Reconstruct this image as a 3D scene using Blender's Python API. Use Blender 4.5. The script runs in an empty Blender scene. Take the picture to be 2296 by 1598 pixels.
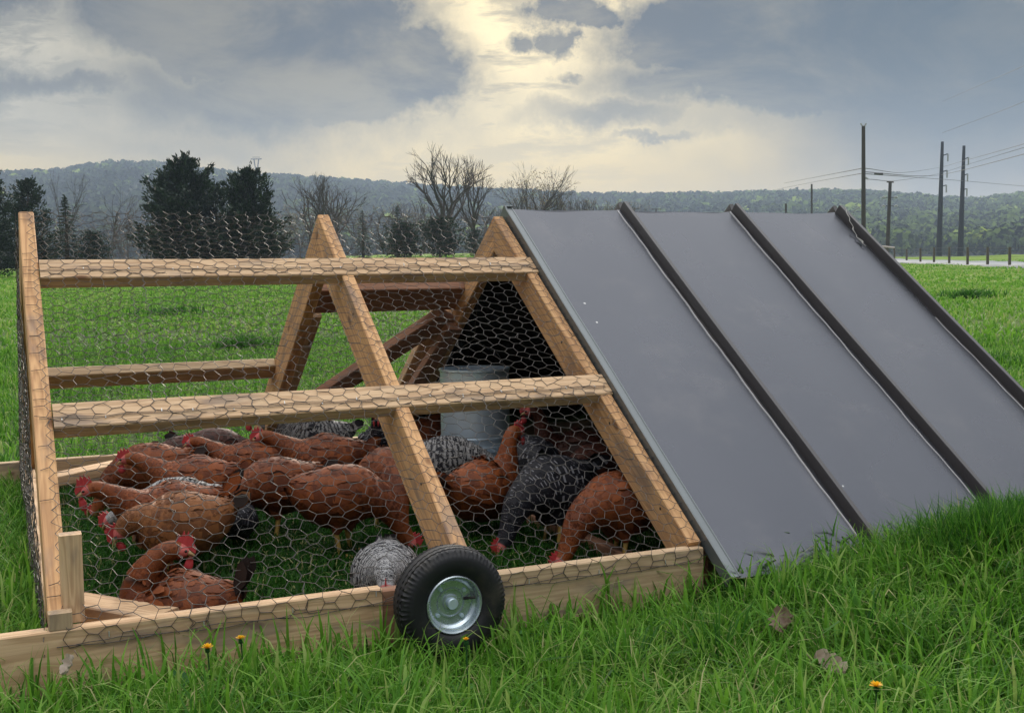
import bpy, math, random
import numpy as np
from mathutils import Vector, Matrix
random.seed(7); rng = np.random.default_rng(7)
sc = bpy.context.scene
COL = sc.collection
# ------------------------------------------------------------------ camera
CAM = np.array([-0.0627, -3.6901, 0.6919])
F_ = 2562.6
FW = np.array([0.40930, 0.90993, -0.06707]); RT = np.array([0.91149, -0.41107, -0.01455]); UP = np.array([0.04081, 0.05518, 0.99764])
cd = bpy.data.cameras.new('camera'); cam = bpy.data.objects.new('camera', cd); COL.objects.link(cam)
cd.sensor_width = 36; cd.lens = 36 * F_ / 2296; cd.clip_start = .05; cd.clip_end = 12000
m = Matrix(((RT[0], UP[0], -FW[0], CAM[0]), (RT[1], UP[1], -FW[1], CAM[1]), (RT[2], UP[2], -FW[2], CAM[2]), (0, 0, 0, 1)))
cam.matrix_world = m
sc.camera = cam

def ray(x, y):
    d = FW * F_ + RT * (x - 1148) - UP * (y - 799)
    return d / np.linalg.norm(d)
def azel(x, y):
    d = ray(x, y); return math.atan2(d[0], d[1]), math.asin(d[2])
def at(x, y, R):
    d = ray(x, y); return CAM + d * (R / math.hypot(d[0], d[1]))
def slope(x, y):
    d = ray(x, y); return d[2] / math.hypot(d[0], d[1])

# ------------------------------------------------------------------ render settings
sc.view_settings.view_transform = 'Standard'; sc.view_settings.look = 'None'
sc.view_settings.exposure = 0.18; sc.view_settings.gamma = 1
sc.render.engine = 'CYCLES'
sc.cycles.use_denoising = True
sc.cycles.max_bounces = 6; sc.cycles.diffuse_bounces = 3; sc.cycles.glossy_bounces = 3
sc.cycles.transmission_bounces = 3; sc.cycles.volume_bounces = 0; sc.cycles.transparent_max_bounces = 6

# ------------------------------------------------------------------ node helper
class NT:
    def __init__(s, nt): s.nt = nt
    def n(s, t, **k):
        x = s.nt.nodes.new(t)
        for a, b in k.items():
            setattr(x, a, b)
        return x
    def l(s, a, b): s.nt.links.new(a, b)
    def put(s, inp, v):
        if isinstance(v, bpy.types.NodeSocket): s.l(v, inp)
        elif v is not None: inp.default_value = v
    def m(s, op, a, b=None, c=None, clamp=False):
        x = s.n('ShaderNodeMath', operation=op); x.use_clamp = clamp
        for i, v in enumerate((a, b, c)):
            if v is not None: s.put(x.inputs[i], v)
        return x.outputs[0]
    def vm(s, op, a, b=None):
        x = s.n('ShaderNodeVectorMath', operation=op)
        s.put(x.inputs[0], a)
        if b is not None: s.put(x.inputs[1], b)
        return x.outputs[0]
    def mix(s, f, a, b, blend='MIX'):
        x = s.n('ShaderNodeMix', data_type='RGBA', blend_type=blend)
        s.put(x.inputs[0], f)
        for i, v in ((6, a), (7, b)):
            if isinstance(v, (tuple, list)): v = (v[0], v[1], v[2], 1)
            s.put(x.inputs[i], v)
        return x.outputs[2]
    def ss(s, v, lo, hi, a=0., b=1.):
        x = s.n('ShaderNodeMapRange', interpolation_type='SMOOTHSTEP')
        s.put(x.inputs[0], v); s.put(x.inputs[1], lo); s.put(x.inputs[2], hi); s.put(x.inputs[3], a); s.put(x.inputs[4], b)
        return x.outputs[0]
    def noise(s, vec, scale, detail=3, rough=.5, dist=0.):
        x = s.n('ShaderNodeTexNoise')
        if vec is not None: s.l(vec, x.inputs['Vector'])
        x.inputs['Scale'].default_value = scale; x.inputs['Detail'].default_value = detail
        x.inputs['Roughness'].default_value = rough; x.inputs['Distortion'].default_value = dist
        return x.outputs['Fac']
    def comb(s, x, y, z):
        c = s.n('ShaderNodeCombineXYZ')
        for i, v in enumerate((x, y, z)): s.put(c.inputs[i], v)
        return c.outputs[0]
    def sep(s, v):
        c = s.n('ShaderNodeSeparateXYZ'); s.l(v, c.inputs[0]); return c.outputs
    def attr(s, name, out='Fac'):
        a = s.n('ShaderNodeAttribute', attribute_name=name); return a.outputs[out]

# ------------------------------------------------------------------ world: Nishita sky behind a procedural cloud deck
w = bpy.data.worlds.new('World'); sc.world = w; w.use_nodes = True
w.node_tree.nodes.clear(); N = NT(w.node_tree)
SUN_AZ, SUN_EL = math.radians(27), math.radians(24)
sky = N.n('ShaderNodeTexSky', sky_type='NISHITA'); sky.sun_disc = False
sky.sun_elevation = SUN_EL; sky.sun_rotation = SUN_AZ
tc = N.n('ShaderNodeTexCoord'); D = tc.outputs['Generated']
dx, dy, dz = N.sep(D)
az = N.m('ARCTAN2', dx, dy); el = N.m('ARCSINE', dz)
A0, _ = azel(1148, 627)
azc = N.m('SUBTRACT', az, A0)
coord = N.comb(azc, el, 0.)
w1 = N.n('ShaderNodeTexNoise'); N.l(coord, w1.inputs['Vector']); w1.inputs['Scale'].default_value = 7; w1.inputs['Detail'].default_value = 7; w1.inputs['Roughness'].default_value = .6
wx, wy, _z = N.sep(w1.outputs['Color'])
aw = N.m('MULTIPLY_ADD', N.m('SUBTRACT', wx, .5), .16, azc)
ew = N.m('MULTIPLY_ADD', N.m('SUBTRACT', wy, .5), .09, el)
w2 = N.n('ShaderNodeTexNoise'); N.l(coord, w2.inputs['Vector']); w2.inputs['Scale'].default_value = 34; w2.inputs['Detail'].default_value = 6; w2.inputs['Roughness'].default_value = .68
wx2, wy2, _z2 = N.sep(w2.outputs['Color'])
aw = N.m('MULTIPLY_ADD', N.m('SUBTRACT', wx2, .5), .040, aw)
ew = N.m('MULTIPLY_ADD', N.m('SUBTRACT', wy2, .5), .026, ew)
def blob(px, py, rx, ry, k, soft=.45):
    a, e = azel(px, py); a -= A0
    u = N.m('MULTIPLY', N.m('SUBTRACT', aw, a), 2562. / rx)
    v = N.m('MULTIPLY', N.m('SUBTRACT', ew, e), 2562. / ry)
    d = N.m('SQRT', N.m('ADD', N.m('MULTIPLY', u, u), N.m('MULTIPLY', v, v)))
    soft = min(.9, soft * 1.55); return N.ss(d, 1 - soft, 1 + soft, k, 0.)
dark = None
for b in [(560, 40, 350, 150, 1., .35), (800, 170, 250, 125, 1., .3), (600, 235, 420, 100, .72, .6), (760, 20, 150, 60, .9, .4), (110, 205, 300, 30, .6, .6),
          (20, 15, 150, 45, .7, .6), (470, 320, 300, 60, .5, .6), (1780, 60, 420, 130, 1., .25), (1740, 175, 360, 80, .95, .5), (2180, 170, 420, 190, .8, .6), (1600, 60, 230, 90, 1., .3),
          (1310, 18, 105, 34, .9, .4), (1200, 88, 52, 24, .75, .4), (1268, 88, 30, 34, .7, .4), (1285, 180, 44, 13, .6, .6), (1400, 262, 250, 34, .6, .7),
          (1500, 312, 130, 12, .6, .7), (1620, 270, 230, 60, .45, .8), (2150, 350, 380, 110, .62, .8), (1750, 340, 260, 70, .25, .8)]:
    s = blob(*b); dark = s if dark is None else N.m('MAXIMUM', dark, s)
# wispy streaks and small scale cloud texture
st = N.noise(N.comb(N.m('MULTIPLY', azc, 5.), N.m('MULTIPLY', el, 26.), 3.1), 1.6, 8, .62)
pf = N.noise(N.comb(N.m('MULTIPLY', azc, 2.), N.m('MULTIPLY', el, 3.5), 8.7), 4.2, 9, .62, .3)
streak = N.m('MULTIPLY', N.ss(st, .44, .62), .62)
puff = N.m('MULTIPLY', N.ss(pf, .46, .60), .50)
lowfade = N.ss(el, .07, .16, .25, 1.)
tex = N.m('MULTIPLY', N.m('MAXIMUM', streak, puff), lowfade)
tot = N.m('MAXIMUM', N.m('MULTIPLY', dark, 1.34), tex)
tot = N.m('ADD', tot, N.m('MULTIPLY', N.m('SUBTRACT', pf, .5), .45), clamp=True)
# bright gap colour : peach low, cream above
_in = N.noise(N.comb(N.m('MULTIPLY', azc, 2.2), N.m('MULTIPLY', el, 5.), 21.3), 2.6, 8, .62, .4)
tot = N.m('MINIMUM', tot, N.ss(_in, .36, .66, 1., .80))
gap = N.mix(N.ss(el, .06, .16), (.68, .50, .20), (.90, .74, .43))
leftg = N.m('MULTIPLY', N.ss(azc, -.18, -.40), N.ss(el, .08, .14))
gap = N.mix(N.m('MULTIPLY', leftg, .75), gap, (.52, .50, .43))
rightg = N.m('MULTIPLY', N.ss(azc, .16, .32), N.ss(N.m('ADD', el, N.m('MULTIPLY', azc, .12)), .095, .15))
gap = N.mix(N.m('MULTIPLY', rightg, .80), gap, (.30, .275, .24))
dk = N.mix(N.ss(azc, .05, .42), (.060, .080, .106), (.054, .096, .140))
dk = N.mix(N.ss(el, .20, .06), dk, (.165, .20, .235))
cl = N.mix(tot, gap, dk)
# glow of the hidden sun above the centre of the picture
ga, ge = azel(1160, -40)
gu = N.m('SUBTRACT', azc, ga - A0); gv = N.m('SUBTRACT', el, ge)
gd = N.m('SQRT', N.m('ADD', N.m('MULTIPLY', gu, gu), N.m('MULTIPLY', gv, gv)))
glow = N.ss(gd, .34, .0, 0., .30)
cl = N.mix(glow, cl, N.vm('SCALE', cl), 'MIX') if False else cl
g1 = N.m('ADD', 1., glow)
# cloud deck overhead and behind the viewer is brighter, as an overcast zenith is
over = N.ss(el, .27, .75, 0., 1.)
back = N.m('MULTIPLY', N.ss(N.m('ABSOLUTE', azc), .75, 1.7), N.ss(el, -.02, .12))
deckn = N.noise(D, 2.3, 7, .6)
deck = N.mix(N.ss(deckn, .35, .65), (1.35, 1.42, 1.52), (2.9, 2.88, 2.84))
cl = N.mix(over, cl, deck)
lowdeck = N.mix(N.ss(deckn, .35, .65), (.16, .18, .21), (.36, .37, .39))
cl = N.mix(N.m('MULTIPLY', back, N.ss(el, 1.0, .45)), cl, lowdeck)
sc1 = N.n('ShaderNodeVectorMath', operation='SCALE'); N.l(cl, sc1.inputs[0]); N.l(g1, sc1.inputs['Scale'])
below = N.ss(el, -.02, .0)
fin = N.mix(below, (.10, .14, .07), sc1.outputs[0])
bg1 = N.n('ShaderNodeBackground'); N.l(sky.outputs[0], bg1.inputs[0]); bg1.inputs[1].default_value = .05
bg2 = N.n('ShaderNodeBackground'); N.l(fin, bg2.inputs[0]); bg2.inputs[1].default_value = .96
mx = N.n('ShaderNodeMixShader'); mx.inputs[0].default_value = .96
N.l(bg1.outputs[0], mx.inputs[1]); N.l(bg2.outputs[0], mx.inputs[2])
wo = N.n('ShaderNodeOutputWorld'); N.l(mx.outputs[0], wo.inputs[0])
w.cycles.sampling_method = 'MANUAL'; w.cycles.sample_map_resolution = 1024

sl = bpy.data.lights.new('sun', 'SUN'); so = bpy.data.objects.new('sun', sl); COL.objects.link(so)
sl.energy = 2.6; sl.angle = math.radians(14); sl.color = (1, .9, .76)
sd = Vector((math.sin(SUN_AZ) * math.cos(SUN_EL), math.cos(SUN_AZ) * math.cos(SUN_EL), math.sin(SUN_EL)))
so.rotation_euler = sd.to_track_quat('Z', 'Y').to_euler(); so.location = (2, 6, 8)

# ------------------------------------------------------------------ object helpers
def link(o, parent=None):
    COL.objects.link(o)
    if parent is not None: o.parent = parent
    return o
def tag(o, label=None, cat=None, group=None, kind=None):
    if label: o['label'] = label
    if cat: o['category'] = cat
    if group: o['group'] = group
    if kind: o['kind'] = kind
    return o
def empty(name, loc=(0, 0, 0), rz=0., scale=1.):
    o = bpy.data.objects.new(name, None); o.empty_display_size = .1
    o.location = loc; o.rotation_euler = (0, 0, rz); o.scale = (scale,) * 3
    return link(o)
def np_mesh(name, V, quads=None, tris=None, mats=(), midx=None, smooth=False, normals=None, vattr=None):
    """build a mesh fast from numpy arrays"""
    V = np.asarray(V, np.float32); me = bpy.data.meshes.new(name)
    nq = 0 if quads is None else len(quads); nt_ = 0 if tris is None else len(tris)
    me.vertices.add(len(V)); me.vertices.foreach_set('co', V.ravel())
    me.loops.add(nq * 4 + nt_ * 3); me.polygons.add(nq + nt_)
    li = []
    if nq: li.append(np.asarray(quads, np.int32).ravel())
    if nt_: li.append(np.asarray(tris, np.int32).ravel())
    me.loops.foreach_set('vertex_index', np.concatenate(li))
    ls = np.concatenate([np.arange(nq) * 4, nq * 4 + np.arange(nt_) * 3]).astype(np.int32)
    me.polygons.foreach_set('loop_start', ls)
    if midx is not None: me.polygons.foreach_set('material_index', np.asarray(midx, np.int32))
    if smooth: me.polygons.foreach_set('use_smooth', np.ones(nq + nt_, bool))
    for a, v in (vattr or {}).items():
        v = np.asarray(v, np.float32)
        if v.ndim == 1:
            at_ = me.attributes.new(a, 'FLOAT', 'POINT'); at_.data.foreach_set('value', v)
        else:
            at_ = me.attributes.new(a, 'FLOAT_VECTOR', 'POINT'); at_.data.foreach_set('vector', v.ravel())
    for mt in mats: me.materials.append(mt)
    me.update(calc_edges=True)
    if normals is not None:
        me.polygons.foreach_set('use_smooth', np.ones(nq + nt_, bool))
        me.normals_split_custom_set_from_vertices(np.asarray(normals, np.float32).tolist())
    return me
class MB:
    """small mesh collector"""
    def __init__(s): s.v = []; s.f = []; s.mi = []; s.g = []
    def add(s, vs, fs, mi=0, g=None):
        o = len(s.v); s.v += [tuple(map(float, p)) for p in vs]; s.f += [tuple(i + o for i in f) for f in fs]; s.mi += [mi] * len(fs)
        s.g += (list(g) if g is not None else [(0, 0, 0)] * len(vs))
    def box(s, c, h, mi=0, R=None):
        P = [Vector((x * h[0], y * h[1], z * h[2])) for x in (-1, 1) for y in (-1, 1) for z in (-1, 1)]
        if R is not None: P = [R @ p for p in P]
        P = [p + Vector(c) for p in P]
        s.add(P, [(0, 1, 3, 2), (4, 6, 7, 5), (0, 4, 5, 1), (2, 3, 7, 6), (0, 2, 6, 4), (1, 5, 7, 3)], mi)
    def tube(s, pts, r, n=6, mi=0, caps=True):
        pts = [Vector(p) for p in pts]; k = len(pts)
        rr = r if isinstance(r, (list, tuple)) else [r] * k
        vs = []; a = None
        for i, p in enumerate(pts):
            t = (pts[min(i + 1, k - 1)] - pts[max(i - 1, 0)]).normalized()
            if a is None:
                a = t.orthogonal().normalized()
            a = (a - t * a.dot(t))
            a = a.normalized() if a.length > 1e-6 else t.orthogonal().normalized()
            b = t.cross(a)
            for j in range(n):
                q = 2 * math.pi * j / n
                vs.append(p + (a * math.cos(q) + b * math.sin(q)) * rr[i])
        fs = [(i * n + j, i * n + (j + 1) % n, (i + 1) * n + (j + 1) % n, (i + 1) * n + j) for i in range(k - 1) for j in range(n)]
        if caps: fs += [tuple(range(n - 1, -1, -1)), tuple((k - 1) * n + j for j in range(n))]
        s.add(vs, fs, mi)
    def lathe(s, prof, c, axis='Z', n=32, mi=0, cap=False):
        vs = []
        for (r, h) in prof:
            for j in range(n):
                q = 2 * math.pi * j / n; x, y = r * math.cos(q), r * math.sin(q)
                p = (x, y, h) if axis == 'Z' else (x, h, y)
                vs.append((p[0] + c[0], p[1] + c[1], p[2] + c[2]))
        fs = [(i * n + j, i * n + (j + 1) % n, (i + 1) * n + (j + 1) % n, (i + 1) * n + j) for i in range(len(prof) - 1) for j in range(n)]
        if cap: fs += [tuple(range(n)), tuple((len(prof) - 1) * n + j for j in range(n))]
        s.add(vs, fs, mi)
    def build(s, name, mats, parent=None, smooth=False, grain=False, ang=None):
        me = bpy.data.meshes.new(name); me.from_pydata(s.v, [], s.f)
        if not isinstance(mats, (list, tuple)): mats = [mats]
        for mm in mats: me.materials.append(mm)
        me.polygons.foreach_set('material_index', s.mi)
        if smooth: me.polygons.foreach_set('use_smooth', [True] * len(s.f))
        if grain:
            a = me.attributes.new('grain', 'FLOAT_VECTOR', 'POINT'); a.data.foreach_set('vector', [c for g in s.g for c in g])
        me.update()
        if ang: me.set_sharp_from_angle(angle=math.radians(ang))
        return link(bpy.data.objects.new(name, me), parent)

def mat(name, base=(.5, .5, .5), rough=.6, metal=0., spec=.5):
    mt = bpy.data.materials.new(name); mt.use_nodes = True
    nt = mt.node_tree; p = nt.nodes['Principled BSDF']
    p.inputs['Base Color'].default_value = (*base, 1); p.inputs['Roughness'].default_value = rough
    p.inputs['Metallic'].default_value = metal; p.inputs['Specular IOR Level'].default_value = spec
    return mt, NT(nt), p
def bump(N, p, h, strength=.3, dist=.01):
    b = N.n('ShaderNodeBump'); b.inputs['Strength'].default_value = strength; b.inputs['Distance'].default_value = dist
    N.l(h, b.inputs['Height']); N.l(b.outputs[0], p.inputs['Normal'])

# ------------------------------------------------------------------ materials
def wood_mat(name, lo, hi, stain=.5):
    mt, N, p = mat(name, rough=.72, spec=.25)
    g = N.attr('grain', 'Vector')
    oi = N.n('ShaderNodeObjectInfo').outputs['Random']
    off = N.comb(N.m('MULTIPLY', oi, 37.), N.m('MULTIPLY', oi, 11.), 0.)
    v = N.vm('ADD', g, off)
    gx, gy, gz = N.sep(v)
    stretched = N.comb(N.m('MULTIPLY', gx, 1.1), N.m('MULTIPLY', gy, 14.), N.m('MULTIPLY', gz, 14.))
    wob = N.noise(stretched, 1.6, 3, .5, .6)
    rings = N.m('SINE', N.m('MULTIPLY', wob, 46.))
    fine = N.noise(N.comb(N.m('MULTIPLY', gx, 6.), N.m('MULTIPLY', gy, 220.), N.m('MULTIPLY', gz, 220.)), 1., 3, .6)
    f = N.m('ADD', N.m('MULTIPLY', N.m('MULTIPLY_ADD', rings, .5, .5), .42), N.m('MULTIPLY', fine, .50))
    c = N.mix(f, hi, lo)
    # knots
    kn = N.n('ShaderNodeTexVoronoi'); kn.inputs['Scale'].default_value = 1.
    N.l(N.comb(N.m('MULTIPLY', gx, 5.5), N.m('MULTIPLY', gy, 13.), N.m('MULTIPLY', gz, 13.)), kn.inputs['Vector'])
    kd = N.m('ADD', kn.outputs['Distance'], N.m('MULTIPLY', wob, .08))
    kc = N.sep(kn.outputs['Color'])[0]
    kmask = N.m('MULTIPLY', N.ss(kd, .20, .11), N.ss(kc, .33, .38))
    c = N.mix(N.m('MULTIPLY', kmask, .75), c, (.12, .045, .02))
    # weather stains
    stn = N.noise(N.comb(N.m('MULTIPLY', gx, 2.4), N.m('MULTIPLY', gy, 9.), N.m('MULTIPLY', gz, 9.)), 1.7, 4, .6)
    c = N.mix(N.m('MULTIPLY', N.ss(stn, .52, .70), stain), c, (.16, .13, .115))
    tone = N.m('MULTIPLY_ADD', oi, .30, .84)
    c = N.mix(1., c, N.comb(tone, tone, tone), 'MULTIPLY')
    N.l(c, p.inputs['Base Color'])
    bump(N, p, N.m('ADD', fine, N.m('MULTIPLY', rings, .15)), .25, .002)
    return mt
M_WOOD = wood_mat('pine', (.34, .195, .10), (.68, .48, .295), .6)
M_WOOD_R = wood_mat('rafter_pine', (.28, .135, .062), (.66, .395, .19), .6)
M_WOOD_D = wood_mat('reddish_pine', (.20, .095, .055), (.38, .205, .13), .5)
M_WOOD_E = wood_mat('weathered_pine', (.30, .20, .115), (.52, .38, .24), .8)

def steel_mat(name, base, rough, metal, nscale=6., amt=.12):
    mt, N, p = mat(name, base, rough, metal)
    t = N.n('ShaderNodeTexCoord').outputs['Object']
    n1 = N.noise(t, nscale, 5, .6); n2 = N.noise(t, nscale * 14, 3, .6)
    k = N.m('ADD', 1 - amt, N.m('MULTIPLY', n1, amt * 2))
    c = N.mix(1., base, N.comb(k, k, k), 'MULTIPLY')
    N.l(c, p.inputs['Base Color'])
    N.l(N.m('MULTIPLY_ADD', n2, .14, rough - .07), p.inputs['Roughness'])
    return mt
M_WIRE = steel_mat('galvanised_wire', (.085, .077, .070), .42, .65)
M_TRIM = steel_mat('drip_edge', (.135, .150, .155), .34, .4)
M_ZINC = steel_mat('zinc_steel', (.56, .67, .76), .36, .5, 6, .2)
M_ZINC_B = steel_mat('zinc_rim', (.50, .57, .61), .26, .75, 5, .25)
M_UNDER = mat('dark_liner', (.022, .02, .02), .8)[0]
M_RED = mat('comb_red', (.42, .035, .04), .55)[0]
M_WHITE = mat('white_plastic', (.7, .7, .68), .4)[0]

# roof sheet: painted steel with dust, droppings and specks
M_ROOF, N, p = mat('painted_steel_roof', (.2, .195, .205), .38, .72, .6)
t = N.n('ShaderNodeTexCoord').outputs['Object']
a = N.noise(t, 2.1, 4, .55); b = N.noise(t, 90., 3, .6)
v = N.n('ShaderNodeTexVoronoi'); v.inputs['Scale'].default_value = 9.; N.l(t, v.inputs['Vector'])
vc = N.sep(v.outputs['Color'])
speck = N.m('MULTIPLY', N.ss(v.outputs['Distance'], .045, .025), N.ss(vc[0], .86, .88))
speckd = N.m('MULTIPLY', N.ss(v.outputs['Distance'], .040, .02), N.ss(vc[1], .90, .92))
c = N.mix(a, (.064, .068, .081), (.079, .083, .097))
c = N.mix(N.m('MULTIPLY', N.ss(N.noise(t, 5., 6, .7), .5, .75), .16), c, (.17, .16, .155))
c = N.mix(N.m('MULTIPLY', speck, .7), c, (.55, .55, .52)); c = N.mix(speckd, c, (.03, .025, .02))
N.l(c, p.inputs['Base Color']); N.l(N.m('MULTIPLY_ADD', a, .10, .22), p.inputs['Roughness'])
bump(N, p, N.noise(t, 1.6, 1, .4), .10, .012)
M_RIB = steel_mat('roof_rib_steel', (.030, .026, .027), .33, 0., 4, .15)

# rubber
M_RUB, N, p = mat('rubber', (.018, .018, .021), .55, 0, .4)
t = N.n('ShaderNodeTexCoord').outputs['Object']
dst = N.ss(N.noise(t, 14., 6, .7), .46, .72)
N.l(N.mix(N.m('MULTIPLY', dst, .4), (.009, .009, .011), (.085, .070, .052)), p.inputs['Base Color'])

# feathers
def hen_mat(name, kind):
    mt, N, p = mat(name, rough=.62, spec=.3)
    fr = N.attr('fr'); fu = N.attr('fu'); sk = N.attr('skin')
    t = N.n('ShaderNodeTexCoord').outputs['Object']
    oi = N.n('ShaderNodeObjectInfo').outputs['Random']
    if kind == 'barred':
        nn = N.noise(t, 130., 2, .6)
        ph = N.m('ADD', fu, N.m('ADD', N.m('MULTIPLY', N.m('SUBTRACT', nn, .5), .35), N.m('MULTIPLY', N.m('SUBTRACT', fr, .5), .22)))
        edge = N.ss(ph, .56, .70); mid = N.m('MULTIPLY', N.ss(ph, .22, .30), N.ss(ph, .46, .38))
        bm_ = N.m('SUBTRACT', 1., N.m('MAXIMUM', edge, mid))
        c = N.mix(bm_, (.014, .014, .020), (.29, .285, .285))
    elif kind == 'dark':
        bars = N.m('SINE', N.m('MULTIPLY_ADD', fu, 14., N.m('MULTIPLY', fr, 5.)))
        c = N.mix(N.m('MULTIPLY', N.ss(bars, .45, .9), N.ss(fr, .45, .7)), (.008, .008, .013), (.20, .20, .22))
    else:
        if kind == 'light': lo, hi, tip = (.12, .042, .015), (.29, .115, .038), (.35, .17, .07)
        elif kind == 'deep': lo, hi, tip = (.028, .008, .005), (.085, .021, .009), (.10, .03, .013)
        else: lo, hi, tip = (.085, .019, .005), (.245, .062, .012), (.29, .088, .022)
        big = N.noise(t, 9., 3, .6)
        k = N.m('ADD', N.m('MULTIPLY', fr, .42), N.m('MULTIPLY', big, .62))
        c = N.mix(N.ss(k, .25, .85), lo, hi)
        c = N.mix(N.m('MULTIPLY', N.ss(fu, .72, 1.), .45), c, tip)
        blk = N.m('MULTIPLY', N.ss(N.attr('dk'), .4, .6), .93)
        c = N.mix(blk, c, (.012, .010, .010))
        tn = N.m('MULTIPLY_ADD', oi, .35, .82)
        c = N.mix(1., c, N.comb(tn, tn, tn), 'MULTIPLY')
    c = N.mix(sk, c, (.45, .10, .09))
    N.l(c, p.inputs['Base Color'])
    hf = N.noise(N.vm('MULTIPLY', t, (1., 1., 1.)), 260., 2, .6)
    bump(N, p, hf, .4, .002)
    return mt
M_HEN = {k: hen_mat('feathers_' + k, k) for k in ('brown', 'light', 'deep', 'barred', 'dark')}
M_SHANK = mat('shank_yellow', (.42, .27, .07), .6)[0]
M_BEAK = mat('beak_horn', (.42, .28, .14), .45)[0]
M_EYE = mat('eye', (.02, .008, .004), .12)[0]

# vegetation
def leafy(name, cols, trans=.35, attr='fr', rough=.55, spec=.3):
    mt = bpy.data.materials.new(name); mt.use_nodes = True; nt = mt.node_tree; N = NT(nt)
    p = nt.nodes['Principled BSDF']; out = nt.nodes['Material Output']
    fr = N.attr(attr)
    r = N.n('ShaderNodeValToRGB'); N.l(fr, r.inputs[0])
    e = r.color_ramp.elements
    while len(e) > 1: e.remove(e[-1])
    e[0].position = 0; e[0].color = (*cols[0], 1)
    for i, cc in enumerate(cols[1:]):
        q = e.new((i + 1) / (len(cols) - 1)); q.color = (*cc, 1)
    c = r.outputs[0]
    N.l(c, p.inputs['Base Color']); p.inputs['Roughness'].default_value = rough; p.inputs['Specular IOR Level'].default_value = spec
    if trans:
        tr = N.n('ShaderNodeBsdfTranslucent'); N.l(c, tr.inputs[0])
        ms = N.n('ShaderNodeMixShader'); ms.inputs[0].default_value = trans
        N.l(p.outputs[0], ms.inputs[1]); N.l(tr.outputs[0], ms.inputs[2]); N.l(ms.outputs[0], out.inputs[0])
    return mt
M_GRASS = leafy('grass_blades', [(.008, .042, .006), (.026, .104, .010), (.066, .195, .016), (.150, .325, .034), (.36, .36, .16)], .45, spec=.12)
M_CEDAR = leafy('cedar_foliage', [(.008, .020, .010), (.014, .032, .014), (.026, .048, .020)], .1)
M_BUD = leafy('buds', [(.10, .06, .04), (.17, .12, .06), (.20, .18, .07)], .2)
M_FOREST = leafy('forest_crowns', [(.010, .020, .012), (.020, .030, .016), (.034, .042, .021), (.045, .070, .022), (.10, .145, .028), (.22, .28, .04)], .0, rough=1., spec=0.)
M_BARK = mat('bark', (.068, .056, .048), .95, 0, .1)[0]
M_WEED = leafy('broad_weed_leaf', [(.03, .11, .03), (.06, .19, .045), (.09, .24, .05)], .3)
M_PETAL = leafy('dandelion_petal', [(.80, .42, .01), (.85, .55, .02)], .3)
M_DEAD = leafy('dead_leaf', [(.16, .10, .07), (.34, .26, .20), (.48, .40, .33)], .2)

# ground
M_GROUND, N, p = mat('meadow_ground', rough=.9, spec=.1)
t = N.n('ShaderNodeNewGeometry').outputs['Position']
px, py, pz = N.sep(t)
dist = N.m('SQRT', N.m('ADD', N.m('MULTIPLY', px, px), N.m('MULTIPLY', py, py)))
n1 = N.noise(t, .09, 4, .6); n2 = N.noise(t, .9, 5, .65); n3 = N.noise(t, 9., 4, .7)
far = N.mix(N.ss(N.m('ADD', N.m('MULTIPLY', n1, .55), N.m('MULTIPLY', n2, .45)), .36, .64), (.074, .134, .010), (.140, .222, .016))
far = N.mix(N.m('MULTIPLY', N.ss(n3, .45, .72), .5), far, (.045, .105, .010))
near = N.mix(n3, (.030, .060, .014), (.055, .095, .022))
c = N.mix(N.ss(dist, 9., 30.), near, far)
N.l(c, p.inputs['Base Color']); bump(N, p, N.m('ADD', n2, n3), .8, .05)
M_HILL, N, p = mat('hill_floor', (.05, .055, .035), .95, 0, .05)
t = N.n('ShaderNodeNewGeometry').outputs['Position']
N.l(N.mix(N.ss(N.noise(t, .012, 4, .6), .4, .6), (.018, .024, .014), (.035, .045, .02)), p.inputs['Base Color'])
M_ROAD, N, p = mat('pale_asphalt', (.30, .32, .34), .75)
t = N.n('ShaderNodeNewGeometry').outputs['Position']
N.l(N.mix(N.noise(t, 1.4, 5, .6), (.13, .15, .17), (.20, .22, .24)), p.inputs['Base Color'])
M_POLE = steel_mat('weathered_pole_wood', (.045, .036, .030), .85, 0, 1.5, .3)
M_STEELP = steel_mat('corten_monopole', (.012, .013, .020), .6, .2, .5, .3)
M_CABLE = mat('cable', (.06, .06, .065), .6)[0]
M_PORC = mat('porcelain', (.30, .31, .33), .4)[0]
M_POST = steel_mat('fence_post_wood', (.10, .085, .06), .85, 0, 8, .3)

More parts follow.
